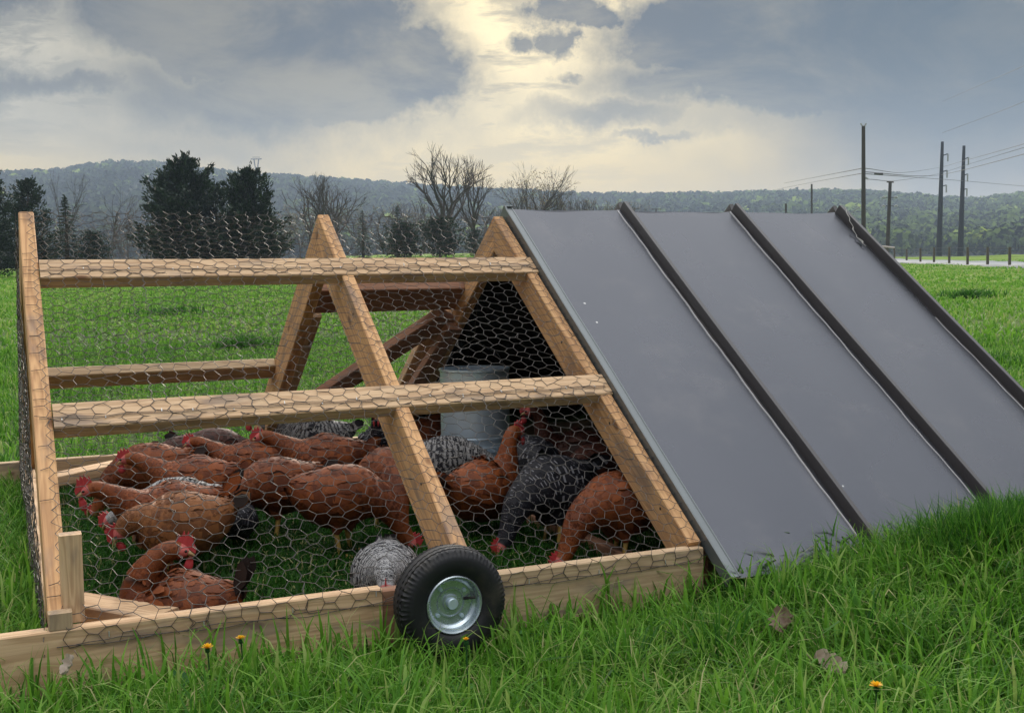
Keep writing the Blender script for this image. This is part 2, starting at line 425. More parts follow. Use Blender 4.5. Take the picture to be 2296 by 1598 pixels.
# ------------------------------------------------------------------ terrain
def sstep(x, a, b):
    t = np.clip((x - a) / (b - a), 0, 1); return t * t * (3 - 2 * t)
def vnoise(x, y, s, seed=0):
    """cheap smooth noise from sines"""
    x = np.asarray(x) * s; y = np.asarray(y) * s; r = 0
    for i in range(5):
        a = seed * 1.7 + i * 2.4; f = 1 + i * .63
        r = r + np.sin(x * math.cos(a) * f + y * math.sin(a) * f + a * 5 + 1.3 * np.sin(y * f * .7 + a)) / 5
    return r
def gz(x, y):
    x = np.asarray(x, float); y = np.asarray(y, float)
    dx = x - CAM[0]; dy = y - CAM[1]; R = np.hypot(dx, dy); A = np.degrees(np.arctan2(dx, dy))
    k_left = .0205 + .0095 * sstep(A, 3, 20)
    k_right = .0155 + np.clip(R - 77, 0, 200) * .000055
    wr = sstep(A, 33, 43)
    k = k_left * (1 - wr) + k_right * wr
    z = -.14 + k * np.clip(R - 6, 0, 150) + .0007 * np.clip(R - 156, 0, 400)
    behind = sstep(np.abs(A - 24), 60, 110)
    z = z * (1 - behind) + (-.14) * behind
    z = z + .11 * np.exp(-(((x - 2.75) / .75) ** 2 + ((y + 1.75) / .42) ** 2))
    inside = (1 - sstep(np.abs(x - 1.5), 1.7, 2.4)) * (1 - sstep(np.abs(y), 1.3, 1.8))
    amp = .018 * sstep(R, 1, 9) + .12 * sstep(R, 15, 80)
    z = z + (vnoise(x, y, 1.1, 1) * .6 + vnoise(x, y, .22, 2)) * amp * (1 - inside)
    return z
_gz0 = gz
def gz(x, y):
    x = np.asarray(x, float); y = np.asarray(y, float)
    return _gz0(x, y) - (.026 + .024 * sstep(x, .5, .8)) * sstep(-y, 1.24, 1.30) * (1 - sstep(-y, 1.75, 2.3)) * (1 - sstep(x, 1.35, 1.75))
def polar_sheet(name, rad, azs, fz, mt, kind='structure', closed=False):
    R, A = np.meshgrid(rad, np.radians(azs), indexing='ij')
    X = CAM[0] + R * np.sin(A); Y = CAM[1] + R * np.cos(A); Z = fz(X, Y)
    V = np.stack([X, Y, Z], -1).reshape(-1, 3); nr, na = R.shape
    i, j = np.meshgrid(np.arange(nr - 1), np.arange(na if closed else na - 1), indexing='ij')
    j2 = (j + 1) % na
    q = np.stack([i * na + j, (i + 1) * na + j, (i + 1) * na + j2, i * na + j2], -1).reshape(-1, 4)[:, ::-1]
    me = np_mesh(name, V, quads=q, mats=[mt], smooth=True)
    return tag(link(bpy.data.objects.new(name, me)), kind=kind)
azs = np.concatenate([np.arange(-14, 64, .6), np.arange(64, 346, 4.)])
rad = np.concatenate([[.02], np.geomspace(.6, 500, 120), np.geomspace(600, 3000, 8)])
polar_sheet('ground', rad, azs, gz, M_GROUND, closed=True)

# hills: skyline read as view slopes at the ridge distance
sky_pts = [(-500, 392), (0, 392), (120, 388), (250, 368), (330, 370), (450, 384), (560, 396), (640, 400), (760, 407), (880, 417), (1000, 425), (1150, 432), (1300, 440),
           (1420, 441), (1560, 440), (1700, 436), (1850, 434), (1980, 438), (2080, 446), (2180, 452), (2296, 440), (2800, 410)]
SA = np.array([math.degrees(azel(x, y)[0]) for x, y in sky_pts]); SS = np.array([slope(x, y) for x, y in sky_pts])
R_RIDGE = 1150.
def hz_(x, y):
    dx = x - CAM[0]; dy = y - CAM[1]; R = np.hypot(dx, dy); A = np.degrees(np.arctan2(dx, dy))
    z0 = 3.0; sl_ = np.interp(A, SA, SS) - 9.5 / R_RIDGE
    ramp = .16 + .84 * sstep(R, 400, R_RIDGE) ** .8
    z = .69 + sl_ * ramp * R + vnoise(x, y, .010, 5) * 4 * sstep(R, 450, 700) * (1 - sstep(R, 950, R_RIDGE))
    edge = sstep(A, -35, -20) * (1 - sstep(A, 72, 90))
    # nearer wooded spur at the right
    sp = sstep(A, 38.5, 49) * (1 - sstep(A, 64, 80))
    zs = z0 + sp * 0
    z = np.maximum(z, zs)
    z = z - sstep(R, R_RIDGE + 20, R_RIDGE + 700) * 40
    zz = z * edge + (gz(x, y) - .5) * (1 - edge)
    return zz - 6 * (1 - sstep(R, 300, 350))
polar_sheet('hills', np.linspace(300, 1900, 70), np.arange(-36, 92, .8), hz_, M_HILL)

# ------------------------------------------------------------------ far woods on the hills (one uncountable mass)
def cards(centres, size, up_bias=.0, aspect=1.0, r=None, out=None):
    """random oriented quads: returns V (4n,3)"""
    r = r or rng; n = len(centres)
    a = r.normal(size=(n, 3)); a /= np.linalg.norm(a, axis=1)[:, None]
    b = r.normal(size=(n, 3)); b -= a * (a * b).sum(1)[:, None]; b /= np.linalg.norm(b, axis=1)[:, None]
    if out is not None:
        nn = out + r.normal(0, .35, (n, 3)); nn /= np.linalg.norm(nn, axis=1)[:, None]
        a -= nn * (a * nn).sum(1)[:, None]; a /= np.linalg.norm(a, axis=1)[:, None]; b = np.cross(nn, a)
    s = (size if np.ndim(size) else np.full(n, size))[:, None] * .5
    a = a * s; b = b * s * aspect
    return np.stack([centres - a, centres - b * .8, centres + a, centres + b * .8], 1).reshape(-1, 3)
def quads_for(n): return np.arange(n * 4).reshape(-1, 4)
def forest():
    n = 7800
    A = rng.uniform(-12, 66, n * 2); R = np.sqrt(rng.uniform(335 ** 2, 1210 ** 2, n * 2))
    keep = (R > 440); A = A[keep]; R = R[keep]
    # clearing : pale field on the left slope
    cl = (np.abs(A - 7.5) < 2.2) & (np.abs(R - 640) < 75); A = A[~cl][:n]; R = R[~cl][:n]
    # a crisp line of crowns on the skyline
    A2 = rng.uniform(-12, 66, 900); R2 = rng.uniform(R_RIDGE - 25, R_RIDGE + 15, 900)
    A = np.concatenate([A, A2]); R = np.concatenate([R, R2]); n = len(A)
    x = CAM[0] + R * np.sin(np.radians(A)); y = CAM[1] + R * np.cos(np.radians(A)); z = hz_(x, y)
    h = rng.uniform(8, 15, n) * np.where(R < 470, .9, 1.); wd = h * rng.uniform(.34, .52, n)
    K = 56
    d = rng.normal(size=(n, K, 3)); d /= np.linalg.norm(d, axis=2)[..., None]
    rr = rng.uniform(.55, 1., (n, K, 1)) ** .5
    C = d * rr * np.stack([wd, wd, h * .40], 1)[:, None, :] + np.stack([x, y, z + h * .58], 1)[:, None, :]
    sz = (wd[:, None] * rng.uniform(.42, .78, (n, K)) * np.where(R < 640, .8, 1.)[:, None]).ravel()
    nrm = d + rng.normal(0, .25, d.shape) + np.array([0, 0, .25]); nrm /= np.linalg.norm(nrm, axis=2)[..., None]
    V = cards(C.reshape(-1, 3), sz, out=d.reshape(-1, 3))
    patch = vnoise(x, y, .012, 9) * .5 + vnoise(x, y, .04, 3) * .3
    base = np.clip(.38 + .26 * sstep(A, 26, 42) + patch * .34 + rng.normal(0, .15, n), 0, .72)
    base = np.where((rng.random(n) < .015 + .16 * sstep(A, 28, 40) * (vnoise(x, y, .02, 7) > .1)), rng.uniform(.78, 1., n), base)
    fr = np.clip(base[:, None] + rng.normal(0, .03, (n, K)), 0, 1)
    me = np_mesh('distant_woods', V, quads=quads_for(n * K), mats=[M_FOREST], vattr={'fr': np.repeat(fr.ravel(), 4)}, normals=np.repeat(nrm.reshape(-1, 3), 4, 0))
    tag(link(bpy.data.objects.new('distant_woods', me)), 'hazy spring woods covering the far hills below the sky', 'woods', kind='stuff')
forest()

# ------------------------------------------------------------------ road behind the fence at the right
def road():
    L = [(1300, 592, 150), (1700, 588, 135), (2005, 584, 118), (2130, 585.5, 104), (2296, 594, 84), (2700, 615, 62), (3200, 640, 48)]
    P = []
    for x, y, R in L:
        q = at(x, y, R); P.append((q[0], q[1]))
    P = np.array(P); tt = np.linspace(0, len(P) - 1, 60)
    X = np.interp(tt, range(len(P)), P[:, 0]); Y = np.interp(tt, range(len(P)), P[:, 1])
    dx = np.gradient(X); dy = np.gradient(Y); l = np.hypot(dx, dy); nx, ny = -dy / l, dx / l
    vs = []; W = 3.2
    for s in (-W, -W * .33, W * .33, W):
        vs.append(np.stack([X + nx * s, Y + ny * s], 1))
    V = np.array(vs)  # 4,60,2
    Zc = gz(V[..., 0], V[..., 1]).max(0) + .10
    V3 = np.stack([V[..., 0], V[..., 1], np.broadcast_to(Zc, V.shape[:2])], -1)
    low = V3.copy()[[0, 3]]; low[..., 2] -= .35
    allv = np.concatenate([low[:1], V3, low[1:]]).reshape(-1, 3); n = 60
    q = [(i * n + j, i * n + j + 1, (i + 1) * n + j + 1, (i + 1) * n + j) for i in range(5) for j in range(n - 1)]
    tag(link(bpy.data.objects.new('road', np_mesh('road', allv, quads=q, mats=[M_ROAD]))), kind='structure')
road()

# ------------------------------------------------------------------ boards
def board(name, p0, p1, nrm, wd, th, mt, parent, ch=.003, cut0=0., cut1=0.):
    """timber from p0 to p1 (centre line); nrm = direction of its thickness, wd across, th thick. cut = end bevel along the axis per width"""
    p0 = Vector(p0); p1 = Vector(p1); t = (p1 - p0); L = t.length; t.normalize()
    n = Vector(nrm); n = (n - t * n.dot(t)).normalized(); s = t.cross(n)
    a, b = wd / 2, th / 2
    prof = [(-a + ch, -b), (a - ch, -b), (a, -b + ch), (a, b - ch), (a - ch, b), (-a + ch, b), (-a, b - ch), (-a, -b + ch)]
    off = Vector((random.uniform(0, 9), random.uniform(0, 9), random.uniform(0, 9)))
    mb = MB(); vs = []; g = []
    k = max(2, int(L / .25) + 1)
    for i in range(k):
        f = i / (k - 1)
        for (x, y) in prof:
            sh = cut0 * x * (1 - f) + cut1 * x * f if True else 0
            al = L * f + (sh if i in (0, k - 1) else 0)
            vs.append(p0 + t * al + s * x + n * y); g.append((al + off.x, x + off.y, y + off.z))
    m8 = 8
    fs = [(i * m8 + j, i * m8 + (j + 1) % m8, (i + 1) * m8 + (j + 1) % m8, (i + 1) * m8 + j) for i in range(k - 1) for j in range(m8)]
    fs += [tuple(range(7, -1, -1)), tuple((k - 1) * m8 + j for j in range(m8))]
    mb.add(vs, fs, 0, g)
    return mb.build(name, mt, parent, grain=True)

H = .9133; S = 1.25; XC = .926; XR = 1.552; XE = 3.06; ZB = -.14
SL = math.hypot(H, S); NF = Vector((0, -H, S)) / SL; NBK = Vector((0, H, S)) / SL
DF = Vector((0, S, H)) / SL      # up the front slope
DB = Vector((0, -S, H)) / SL     # up the back slope
coop = empty('chicken_coop', (0, 0, 0))
tag(coop, 'low A-frame pine chicken coop, hex wire at left, ribbed grey metal roof at right', 'chicken coop')

def slope_pt(side, z, depth=0., x=0.):
    """point on the outer slope plane at height z, moved inward by depth"""
    y = -S * (1 - z / H) * (1 if side == 'f' else -1)
    n = NF if side == 'f' else NBK
    return Vector((x, y, z)) - n * depth
# base rails (2x6 on edge, run past the frame as skids)
board('base_rail', (-.55, -1.231, -.07), (.705, -1.231, -.07), (0, 1, 0), .14, .038, M_WOOD, coop)
board('axle_block', (.708, -1.226, -.072), (.98, -1.226, -.072), (0, 1, 0), .132, .034, M_WOOD_D, coop)
board('base_rail', (.983, -1.231, -.07), (1.565, -1.231, -.07), (0, 1, 0), .14, .038, M_WOOD_E, coop)
board('base_rail', (1.62, -1.17, -.07), (XE, -1.17, -.07), (0, 1, 0), .14, .038, M_WOOD_D, coop)
o = board('base_rail', (-.50, 1.231, -.07), (XE, 1.231, -.07), (0, 1, 0), .14, .038, M_WOOD_E, coop)
# end boards and corner braces
board('end_board', (.026, -1.20, -.072), (.026, 1.20, -.072), (1, 0, 0), .136, .038, M_WOOD, coop)
board('end_board', (XR, -1.20, -.115), (XR, 1.20, -.115), (1, 0, 0), .05, .038, M_WOOD_D, coop)
board('corner_brace', (.05, -.965, -.0215), (.235, -1.205, -.0215), (0, 0, 1), .089, .038, M_WOOD, coop)
board('corner_brace', (.05, .775, -.0215), (.52, 1.20, -.0215), (0, 0, 1), .089, .038, M_WOOD, coop)
board('corner_post', (.056, -1.19, .183), (.056, -1.19, .001), (0, 1, 0), .044, .038, M_WOOD, coop)
board('post_block', (.029, -1.232, .001), (.029, -1.232, .034), (0, 1, 0), .046, .034, M_WOOD_E, coop)
# rafters
for xc, dep in ((.028, .135), (XC, .135), (XR, .098)):
    for side in 'fb':
        a = slope_pt(side, .012, dep / 2 + .0005, xc); b = slope_pt(side, H - .075 + (.075 if side == 'f' else .03), dep / 2 + .0005, xc)
        dirn = (b - a).normalized()
        if side == 'f': pass
        top = slope_pt(side, H, dep / 2, xc)
        # stop at the vertical plane through the ridge
        tt = (-a.y) / dirn.y; b = a + dirn * (tt - .0005)
        cot = math.tan(math.atan2(H, S))
        mt = M_WOOD_R
        c1 = cot if side == 'f' else -cot
        board('rafter', a, b, (1, 0, 0), dep, .042 if xc < .1 else .038, mt, coop, cut0=0, cut1=-c1 if side == 'f' else -c1)
# inner roofed bay rafters further right (hidden in shade)
for side in 'fb':
    a = slope_pt(side, .012, .05, XE - .05); b = slope_pt(side, H - .06, .05, XE - .05)
    board('rafter', a, b, (1, 0, 0), .089, .038, M_WOOD_D, coop)
# purlins (flat, flush with the slope, let into the rafters)
def purlin(side, ztop, x0, x1, mt, wd=.089, proud=.004):
    c = slope_pt(side, ztop, .019 - proud) - (DF if side == 'f' else DB) * (wd / 2)
    return board('purlin', (x0, c.y, c.z), (x1, c.y, c.z), NF if side == 'f' else NBK, wd, .038, mt, coop)
purlin('f', .405, .051, 1.575, M_WOOD); purlin('f', .765, .051, 1.575, M_WOOD)
purlin('b', .400, .051, .906, M_WOOD_E)
# back door in the right bay: top rail, stiles, diagonal brace
door = board('door', slope_pt('b', .655, .024, .95), slope_pt('b', .655, .024, XR - .02), NBK, .14, .038, M_WOOD_D, coop)
board('door_stile', slope_pt('b', .60, .024, XR - .06), slope_pt('b', .03, .024, XR - .06), NBK, .075, .038, M_WOOD, door)
board('door_stile', slope_pt('b', .60, .024, .985), slope_pt('b', .03, .024, .985), NBK, .07, .038, M_WOOD, door)
board('door_brace', slope_pt('b', .615, .063, XR - .06), slope_pt('b', .16, .063, .985), NBK, .089, .038, M_WOOD_D, door)
board('door_brace', slope_pt('b', .60, .100, XR - .03), slope_pt('b', .05, .100, XR - .11), NBK, .06, .034, M_WOOD_D, door)

# ------------------------------------------------------------------ hex wire
def hexwire(name, mapf, ulen, vlen, clip, parent, amp=.0025, r=.00074, seams=(), seed=1, extra=None):
    rg = random.Random(seed); a = .0235; h = .0345; P = {}
    def node(u, v):
        k = (round(u * 1e4), round(v * 1e4))
        if k not in P:
            P[k] = (u + rg.gauss(0, amp), v + rg.gauss(0, amp), rg.gauss(0, amp * .6))
        return k
    segs = set()
    ncol = int(ulen / (1.5 * a)) + 2; nrow = int(vlen / h) + 2
    for i in range(-1, ncol):
        for j in range(-1, nrow):
            cx = i * 1.5 * a; cy = j * h + (h / 2 if i % 2 else 0)
            pts = [(cx + a * c, cy + h / 2 * s) for c, s in ((1, 0), (.5, 1), (-.5, 1), (-1, 0), (-.5, -1), (.5, -1))]
            ks = [node(*q) for q in pts]
            for k in range(6): segs.add(tuple(sorted((ks[k], ks[(k + 1) % 6]))))
    V = []; Q = []
    def seg(p, q, r):
        d = (q - p); L = d.length
        if L < 1e-5: return
        d.normalize(); x = d.orthogonal().normalized(); y = d.cross(x); o = len(V)
        for e in (p - d * r * .5, q + d * r * .5):
            for k in range(4):
                t = k * math.pi / 2
                V.append(tuple(e + (x * math.cos(t) + y * math.sin(t)) * r))
        for k in range(4): Q.append((o + k, o + (k + 1) % 4, o + 4 + (k + 1) % 4, o + 4 + k))
    for s0, s1 in segs:
        u0, v0, w0 = P[s0]; u1, v1, w1 = P[s1]
        um, vm = (u0 + u1) / 2, (v0 + v1) / 2
        if not clip(um, vm): continue
        tw = abs(v0 - v1) < h * .25
        seg(mapf(u0, v0, w0), mapf(u1, v1, w1), r * (1.35 if tw else 1.))
    for v, u0, u1 in seams:
        for rep in range(2):
            n = int((u1 - u0) / .03); pp = None; ph = rg.random() * 9
            for i in range(n + 1):
                u = u0 + (u1 - u0) * i / n
                q = mapf(u, v + (rep - .5) * .005 + .003 * math.sin(u * 31 + ph + rep * 2) + rg.gauss(0, .001), .002)
                if pp is not None: seg(pp, q, r * 1.25)
                pp = q
    if extra: extra(seg)
    me = np_mesh(name, V, quads=Q, mats=[M_WIRE, M_WHITE])
    return link(bpy.data.objects.new(name, me), parent)
# front: from the ridge down the slope, over the rail edge and 35 mm down its face
def map_front(u, v, w):
    # v measured from the bottom edge up
    x = .02 + u
    if v < .036: return Vector((x, -1.2518 - w * .4 - .001, -.036 + v))
    s = v - .036; p = Vector((x, -S, 0)) + DF * s
    sag = 0.
    zf = s / SL
    # sags between purlins and between rafters, lies on the timber where it is stapled
    for c in (.0, .415, .805, 1.0): sag = max(sag, math.exp(-((zf - c) / .07) ** 2))
    for c in (.028, XC, XR): sag = max(sag, math.exp(-((x - c) / .05) ** 2))
    bulge = (1 - sag) * (.006 * math.sin(x * 9 + zf * 7) - .004)
    dip = 0
    if zf > .9: dip = -(1 - sag) * 0
    return p + NF * (.0055 + bulge + w)
VL = .036 + SL
hexwire('wire_mesh', map_front, 1.57, VL, lambda u, v: 0 <= u <= 1.575 and .0 <= v <= VL - .004, coop,
        seams=[(.003, 0, 1.54), (.036 + SL * .405, .0, 1.54), (.036 + SL * .80, 0, 1.54)], seed=3)
def map_back(u, v, w):
    x = .02 + u; s = v; p = Vector((x, S, 0)) + DB * s
    zf = s / SL; sag = 0
    for c in (.0, .415, 1.0): sag = max(sag, math.exp(-((zf - c) / .07) ** 2))
    for c in (.028, XC, XR): sag = max(sag, math.exp(-((x - c) / .05) ** 2))
    return p + NBK * (.0055 + (1 - sag) * (.009 * math.sin(x * 7 + zf * 5 + 1) - .005) + w)
hexwire('wire_mesh', map_back, 1.57, SL, lambda u, v: 0 <= u <= 1.56 and 0 <= v <= SL - .004, coop, amp=.003, seed=5)
def map_gable(u, v, w): return Vector((.0020 - abs(w) * 1.5 - .003 + .002 * math.sin(v * 9 + u * 5), -1.25 + u, -.03 + v))
hexwire('wire_mesh', map_gable, 2.5, .95, lambda u, v: abs(u - 1.25) < (1 - max(v - .03, 0) / H) * 1.25 + .01 and v < .93, coop, amp=.003, seed=9)

# staples along the purlins and rail
mb = MB()
rs = random.Random(4)
for z in (.372, .735):
    for i in range(15):
        x = .08 + i * .103 + rs.uniform(-.02, .02); p = slope_pt('f', z + rs.uniform(-.005, .005), -.0065, x)
        mb.box(p, (.0009, .005, .0007), 0, Matrix.Rotation(.63 + rs.uniform(-.5, .5), 3, 'X'))
for i in range(8):
    x = .12 + i * .19; mb.box((x, -1.2525, -.018 + rs.uniform(-.01, .01)), (.0009, .001, .006), 0)
tag(mb.build('staples', mat('staple_steel', (.6, .6, .58), .35, .5)[0], coop), kind='stuff')
# nail heads
mb = MB()
for (xc, side, zz) in [(XR, 'f', .1), (XR, 'f', .3), (XR, 'f', .52), (.02, 'f', .8), (XC, 'f', .2), (XC, 'f', .62)]:
    p = slope_pt(side, zz, .03, xc - .0195); mb.lathe([(0.0001, -.0008), (.0042, -.0006), (.0042, 0)], (0, 0, 0), 'Z', 8)
    k = len(mb.v) - 24
    for q in range(k, len(mb.v)):
        x, y, z = mb.v[q]; mb.v[q] = (p.x + z, p.y + y, p.z + x)
tag(mb.build('nail_heads', mat('rusty_nail', (.03, .02, .015), .7)[0], coop), kind='stuff')

# ------------------------------------------------------------------ roof
ZR = .938; YE = -1.352; ZE = ZR - .7385 * 1.352
def roof_sheet(side):
    sg = -1 if side == 'f' else 1
    n = Vector((0, sg * .7385, 1)).normalized(); X0, X1 = 1.586, 3.075
    nx, nv = 160, 60; top = []; 
    for i in range(nx + 1):
        for j in range(nv + 1):
            x = X0 + (X1 - X0) * i / nx; f = j / nv
            y = sg * 1.352 * f; z = ZR - .7385 * 1.352 * f
            ph = ((x - 2.05) / .493) % 1.
            up_ = max(0., (ph - .83) / .17) if x < 3.03 else 0.; oil = .0060 * up_ ** 2 + .0022 * math.sin(ph * math.pi) * math.sin(f * 6.3 + x * 2.2) + .0012 * math.sin(x * 17 + f * 3)
            top.append(Vector((x, y, z)) + n * oil)
    k = len(top); vs = top + [p - n * .003 for p in top]; fs = []; mi = []
    W = nv + 1
    def idx(i, j): return i * W + j
    mb = MB(); f1 = [(idx(i, j), idx(i + 1, j), idx(i + 1, j + 1), idx(i, j + 1)) for i in range(nx) for j in range(nv)]
    f2 = [(a + k, d + k, c + k, b + k) for a, b, c, d in f1]
    e = []
    for i in range(nx):
        e += [(idx(i, 0), idx(i, 0) + k, idx(i + 1, 0) + k, idx(i + 1, 0)), (idx(i, nv), idx(i + 1, nv), idx(i + 1, nv) + k, idx(i, nv) + k)]
    for j in range(nv):
        e += [(idx(0, j), idx(0, j + 1), idx(0, j + 1) + k, idx(0, j) + k), (idx(nx, j), idx(nx, j) + k, idx(nx, j + 1) + k, idx(nx, j + 1))]
    mb.add(vs, f1 + e, 0); 
    o = len(mb.f); mb.f += f2; mb.mi += [1] * len(f2)
    r = mb.build('roof_sheet', [M_ROOF, M_UNDER], coop, smooth=True, ang=40)
    # seam ribs
    t = Vector((0, sg * 1, -.7385)).normalized()
    for xr in (2.052, 2.545, 3.048):
        m2 = MB(); K = 60
        prof = [(-.024, .0005), (-.0215, .0030), (-.0115, .0035), (-.0090, .034), (-.0068, .038), (.0068, .038), (.0090, .034), (.0115, .0035), (.024, .0005), (.020, -.001), (-.020, -.001)]
        vs = []; L = 1.352 * math.hypot(1, .7385)
        for i in range(K + 1):
            f = i / K; al = -.004 + (L + .006) * f
            for q, (a, h) in enumerate(prof):
                wob = .0016 * math.sin(al * 23 + xr * 9) * (1 if q in (0, 1) else 0) + .0011 * math.sin(al * 61 + q) * (q == 1) + .0012 * math.sin(al * 4 + xr)
                vs.append(Vector((xr + a + wob, 0, ZR)) + t * al + n * h)
        P = len(prof)
        fs = [(i * P + j, i * P + (j + 1) % P, (i + 1) * P + (j + 1) % P, (i + 1) * P + j) for i in range(K) for j in range(P)]
        fs += [tuple(range(P)), tuple(K * P + j for j in range(P))]
        m2.add(vs, fs, 0)
        # folded hem strip showing as a pale line along the foot of the rib
        rb = m2.build('rib', [M_RIB], r, smooth=True, ang=25)
        m3 = MB(); vs = []
        for i in range(K + 1):
            al = .004 + (L - .01) * i / K; wob = .0018 * math.sin(al * 19 + xr * 5) + .0009 * math.sin(al * 57)
            for a, h in ((-.0265, .0012), (-.0255, .0052), (-.0215, .0056), (-.021, .0012)):
                vs.append(Vector((xr + a + wob, 0, ZR)) + t * al + n * h)
        fs = [(i * 4 + j, i * 4 + (j + 1) % 4, (i + 1) * 4 + (j + 1) % 4, (i + 1) * 4 + j) for i in range(K) for j in range(4)]
        m3.add(vs, fs + [(0, 1, 2, 3), tuple(K * 4 + j for j in range(4))], 0)
        m3.build('hem', mat('raw_steel_hem', (.34, .33, .34), .4, .3)[0], rb)
    # rake trim: angle strip with raised edges
    m2 = MB(); vs = []; K = 2; L = 1.352 * math.hypot(1, .7385) + .012
    prof = [(1.577, -.030), (1.575, .0080), (1.5780, .0105), (1.581, .0065), (1.599, .0060), (1.6010, .0085), (1.604, .0080), (1.605, .0040), (1.581, .0035), (1.581, -.030)]
    for i in range(13):
        al = -.012 + L * i / 12
        for q, (a, h) in enumerate(prof):
            vs.append(Vector((a + .0008 * math.sin(al * 9), 0, ZR)) + t * al + n * h)
    P = len(prof)
    fs = [(i * P + j, i * P + (j + 1) % P, (i + 1) * P + (j + 1) % P, (i + 1) * P + j) for i in range(12) for j in range(P)] + [tuple(range(P)), tuple(12 * P + j for j in range(P))]
    m2.add(vs, fs, 0); m2.build('rake_trim', M_TRIM, r, smooth=True, ang=20)
    return r
rf = roof_sheet('f'); roof_sheet('b')
# twine of torn film lying along the last rib
mb = MB(); pts = []
for i in range(16):
    f = i / 15; al = .03 + .22 * f; x = 3.048 - .010 - .028 * min(1, f * 1.4) + .004 * math.sin(i * 2.1)
    pts.append(Vector((x, -al * .80, ZR - al * .59)) + NF * (.050 - .036 * min(1, f * 1.5)))
mb.tube(pts, [.0013 + .0012 * (i % 5 == 3) + .002 * (i in (12, 13)) for i in range(16)], 5)
mb.build('torn_film', mat('torn_film', (.30, .29, .27), .5)[0], rf)
# closed right gable and liner
mb = MB(); xg = XE + .003
mb.add([(xg, -1.21, -.12), (xg, 1.21, -.12), (xg, 0, .90), (xg + .012, -1.21, -.12), (xg + .012, 1.21, -.12), (xg + .012, 0, .90)],
       [(0, 1, 2), (3, 5, 4), (0, 3, 4, 1), (1, 4, 5, 2), (2, 5, 3, 0)])
mb.build('end_panel', M_UNDER, coop)

# ------------------------------------------------------------------ wheel
WX, WY, WZ = .832, -1.342, -.022
wheel = empty('wheel', (WX, WY, WZ)); wheel.parent = coop
def tyre():
    n = 216; R = .1275; hw = .041
    half = [(.0635, .024), (.066, .031), (.074, .038), (.086, .0415), (.098, .0418), (.107, .0405), (.1135, .0375), (.1185, .0335), (.1228, .031),
            (.1235, .0245), (.1205, .0235), (.1205, .0205), (.1245, .0195), (.1262, .0125), (.1228, .0115), (.1228, .0090), (.1266, .0080), (.1272, .0)]
    prof = [(r, -y, i) for i, (r, y) in enumerate(half)] + [(r, y, i) for i, (r, y) in reversed(list(enumerate(half[:-1])))]
    V = []
    for (r, y, k) in prof:
        for j in range(n):
            q = 2 * math.pi * j / n
            tri = abs(((j * 54 / n) % 1.) - .5) * 2 - .5
            yy = y + (.0032 * tri if 8 <= k <= 16 else 0)
            rr = r
            if k in (6, 7, 8): rr = r - (.0028 if ((j * 72 / n) % 1.) < .42 else 0)
            V.append((rr * math.cos(q), yy, rr * math.sin(q)))
    P = len(prof)
    Q = [(i * n + j, i * n + (j + 1) % n, ((i + 1) % P) * n + (j + 1) % n, ((i + 1) % P) * n + j) for i in range(P) for j in range(n)]
    me = np_mesh('tyre', V, quads=Q, mats=[M_RUB], smooth=True); me.set_sharp_from_angle(angle=math.radians(34))
    return link(bpy.data.objects.new('tyre', me), wheel)
tyre()
mb = MB()
# front face is at negative y
mb.lathe([(.0655, .022), (.0655, -.0325), (.0630, -.0345), (.0595, -.0325), (.0570, -.026), (.0555, -.018), (.050, -.013), (.0490, -.0085), (.034, -.0085), (.0325, -.0115), (.0305, -.0115),
          (.029, -.0065), (.019, -.006), (.0175, -.010), (.0150, -.0105), (.0001, -.0105)], (0, 0, 0), 'Y', 72)
mb.build('rim', M_ZINC_B, wheel, smooth=True, ang=28)
mb = MB(); mb.lathe([(.0125, -.0100), (.0125, -.0215), (.0105, -.0235), (.0001, -.0235)], (0, 0, 0), 'Y', 24); mb.build('hub', M_ZINC, wheel, smooth=True, ang=30)
for k in range(4):
    q = math.radians(38 + 90 * k); mb = MB(); mb.lathe([(.0048, -.008), (.0048, -.0125), (.0036, -.014), (.0001, -.014)], (.0405 * math.cos(q), 0, .0405 * math.sin(q)), 'Y', 6)
    mb.build('bolt', M_ZINC, wheel)
mb = MB(); mb.tube([(.030, -.010, .006), (.044, -.020, .008), (.052, -.026, .009)], [.0036, .0032, .0026], 8); mb.build('valve_stem', M_RUB, wheel, smooth=True)
mb = MB(); mb.tube([(0, .0, 0), (0, .13, 0)], .008, 12); mb.build('axle', M_ZINC, wheel, smooth=True)

# ------------------------------------------------------------------ hanging feeder
fd = empty('feeder', (1.60, .36, .045))
tag(fd, 'galvanised steel tube feeder hanging over a round pan inside the coop', 'feeder')
mb = MB(); mb.lathe([(.132, 0), (.132, .012), (.1345, .014), (.1345, .020), (.132, .022), (.1325, .045), (.135, .047), (.135, .052), (.1325, .054), (.1325, .300), (.1365, .303), (.1365, .311), (.130, .311), (.130, .02)], (0, 0, 0), 'Z', 56)
mb.build('drum', M_ZINC, fd, smooth=True, ang=30)
mb = MB(); mb.lathe([(.001, -.055), (.165, -.055), (.190, -.045), (.205, -.012), (.2085, -.010), (.205, -.006), (.200, -.012), (.186, -.040), (.160, -.048), (.001, -.048)], (0, 0, 0), 'Z', 56)
mb.build('pan', M_ZINC, fd, smooth=True, ang=30)
for k in range(3):
    q = math.radians(100 + 120 * k); mb = MB(); c, s = math.cos(q), math.sin(q)
    mb.tube([(.136 * c, .136 * s, .05), (.15 * c, .15 * s, .0), (.165 * c, .165 * s, -.045)], .003, 6); mb.build('bracket', M_ZINC, fd)
mb = MB(); mb.tube([(-.135, 0, .30), (-.10, 0, .36), (0, 0, .42), (.10, 0, .36), (.135, 0, .30)], .0022, 6); mb.tube([(0, 0, .42), (-.01, -.08, .62)], .0015, 5); mb.build('bail', M_WIRE, fd)
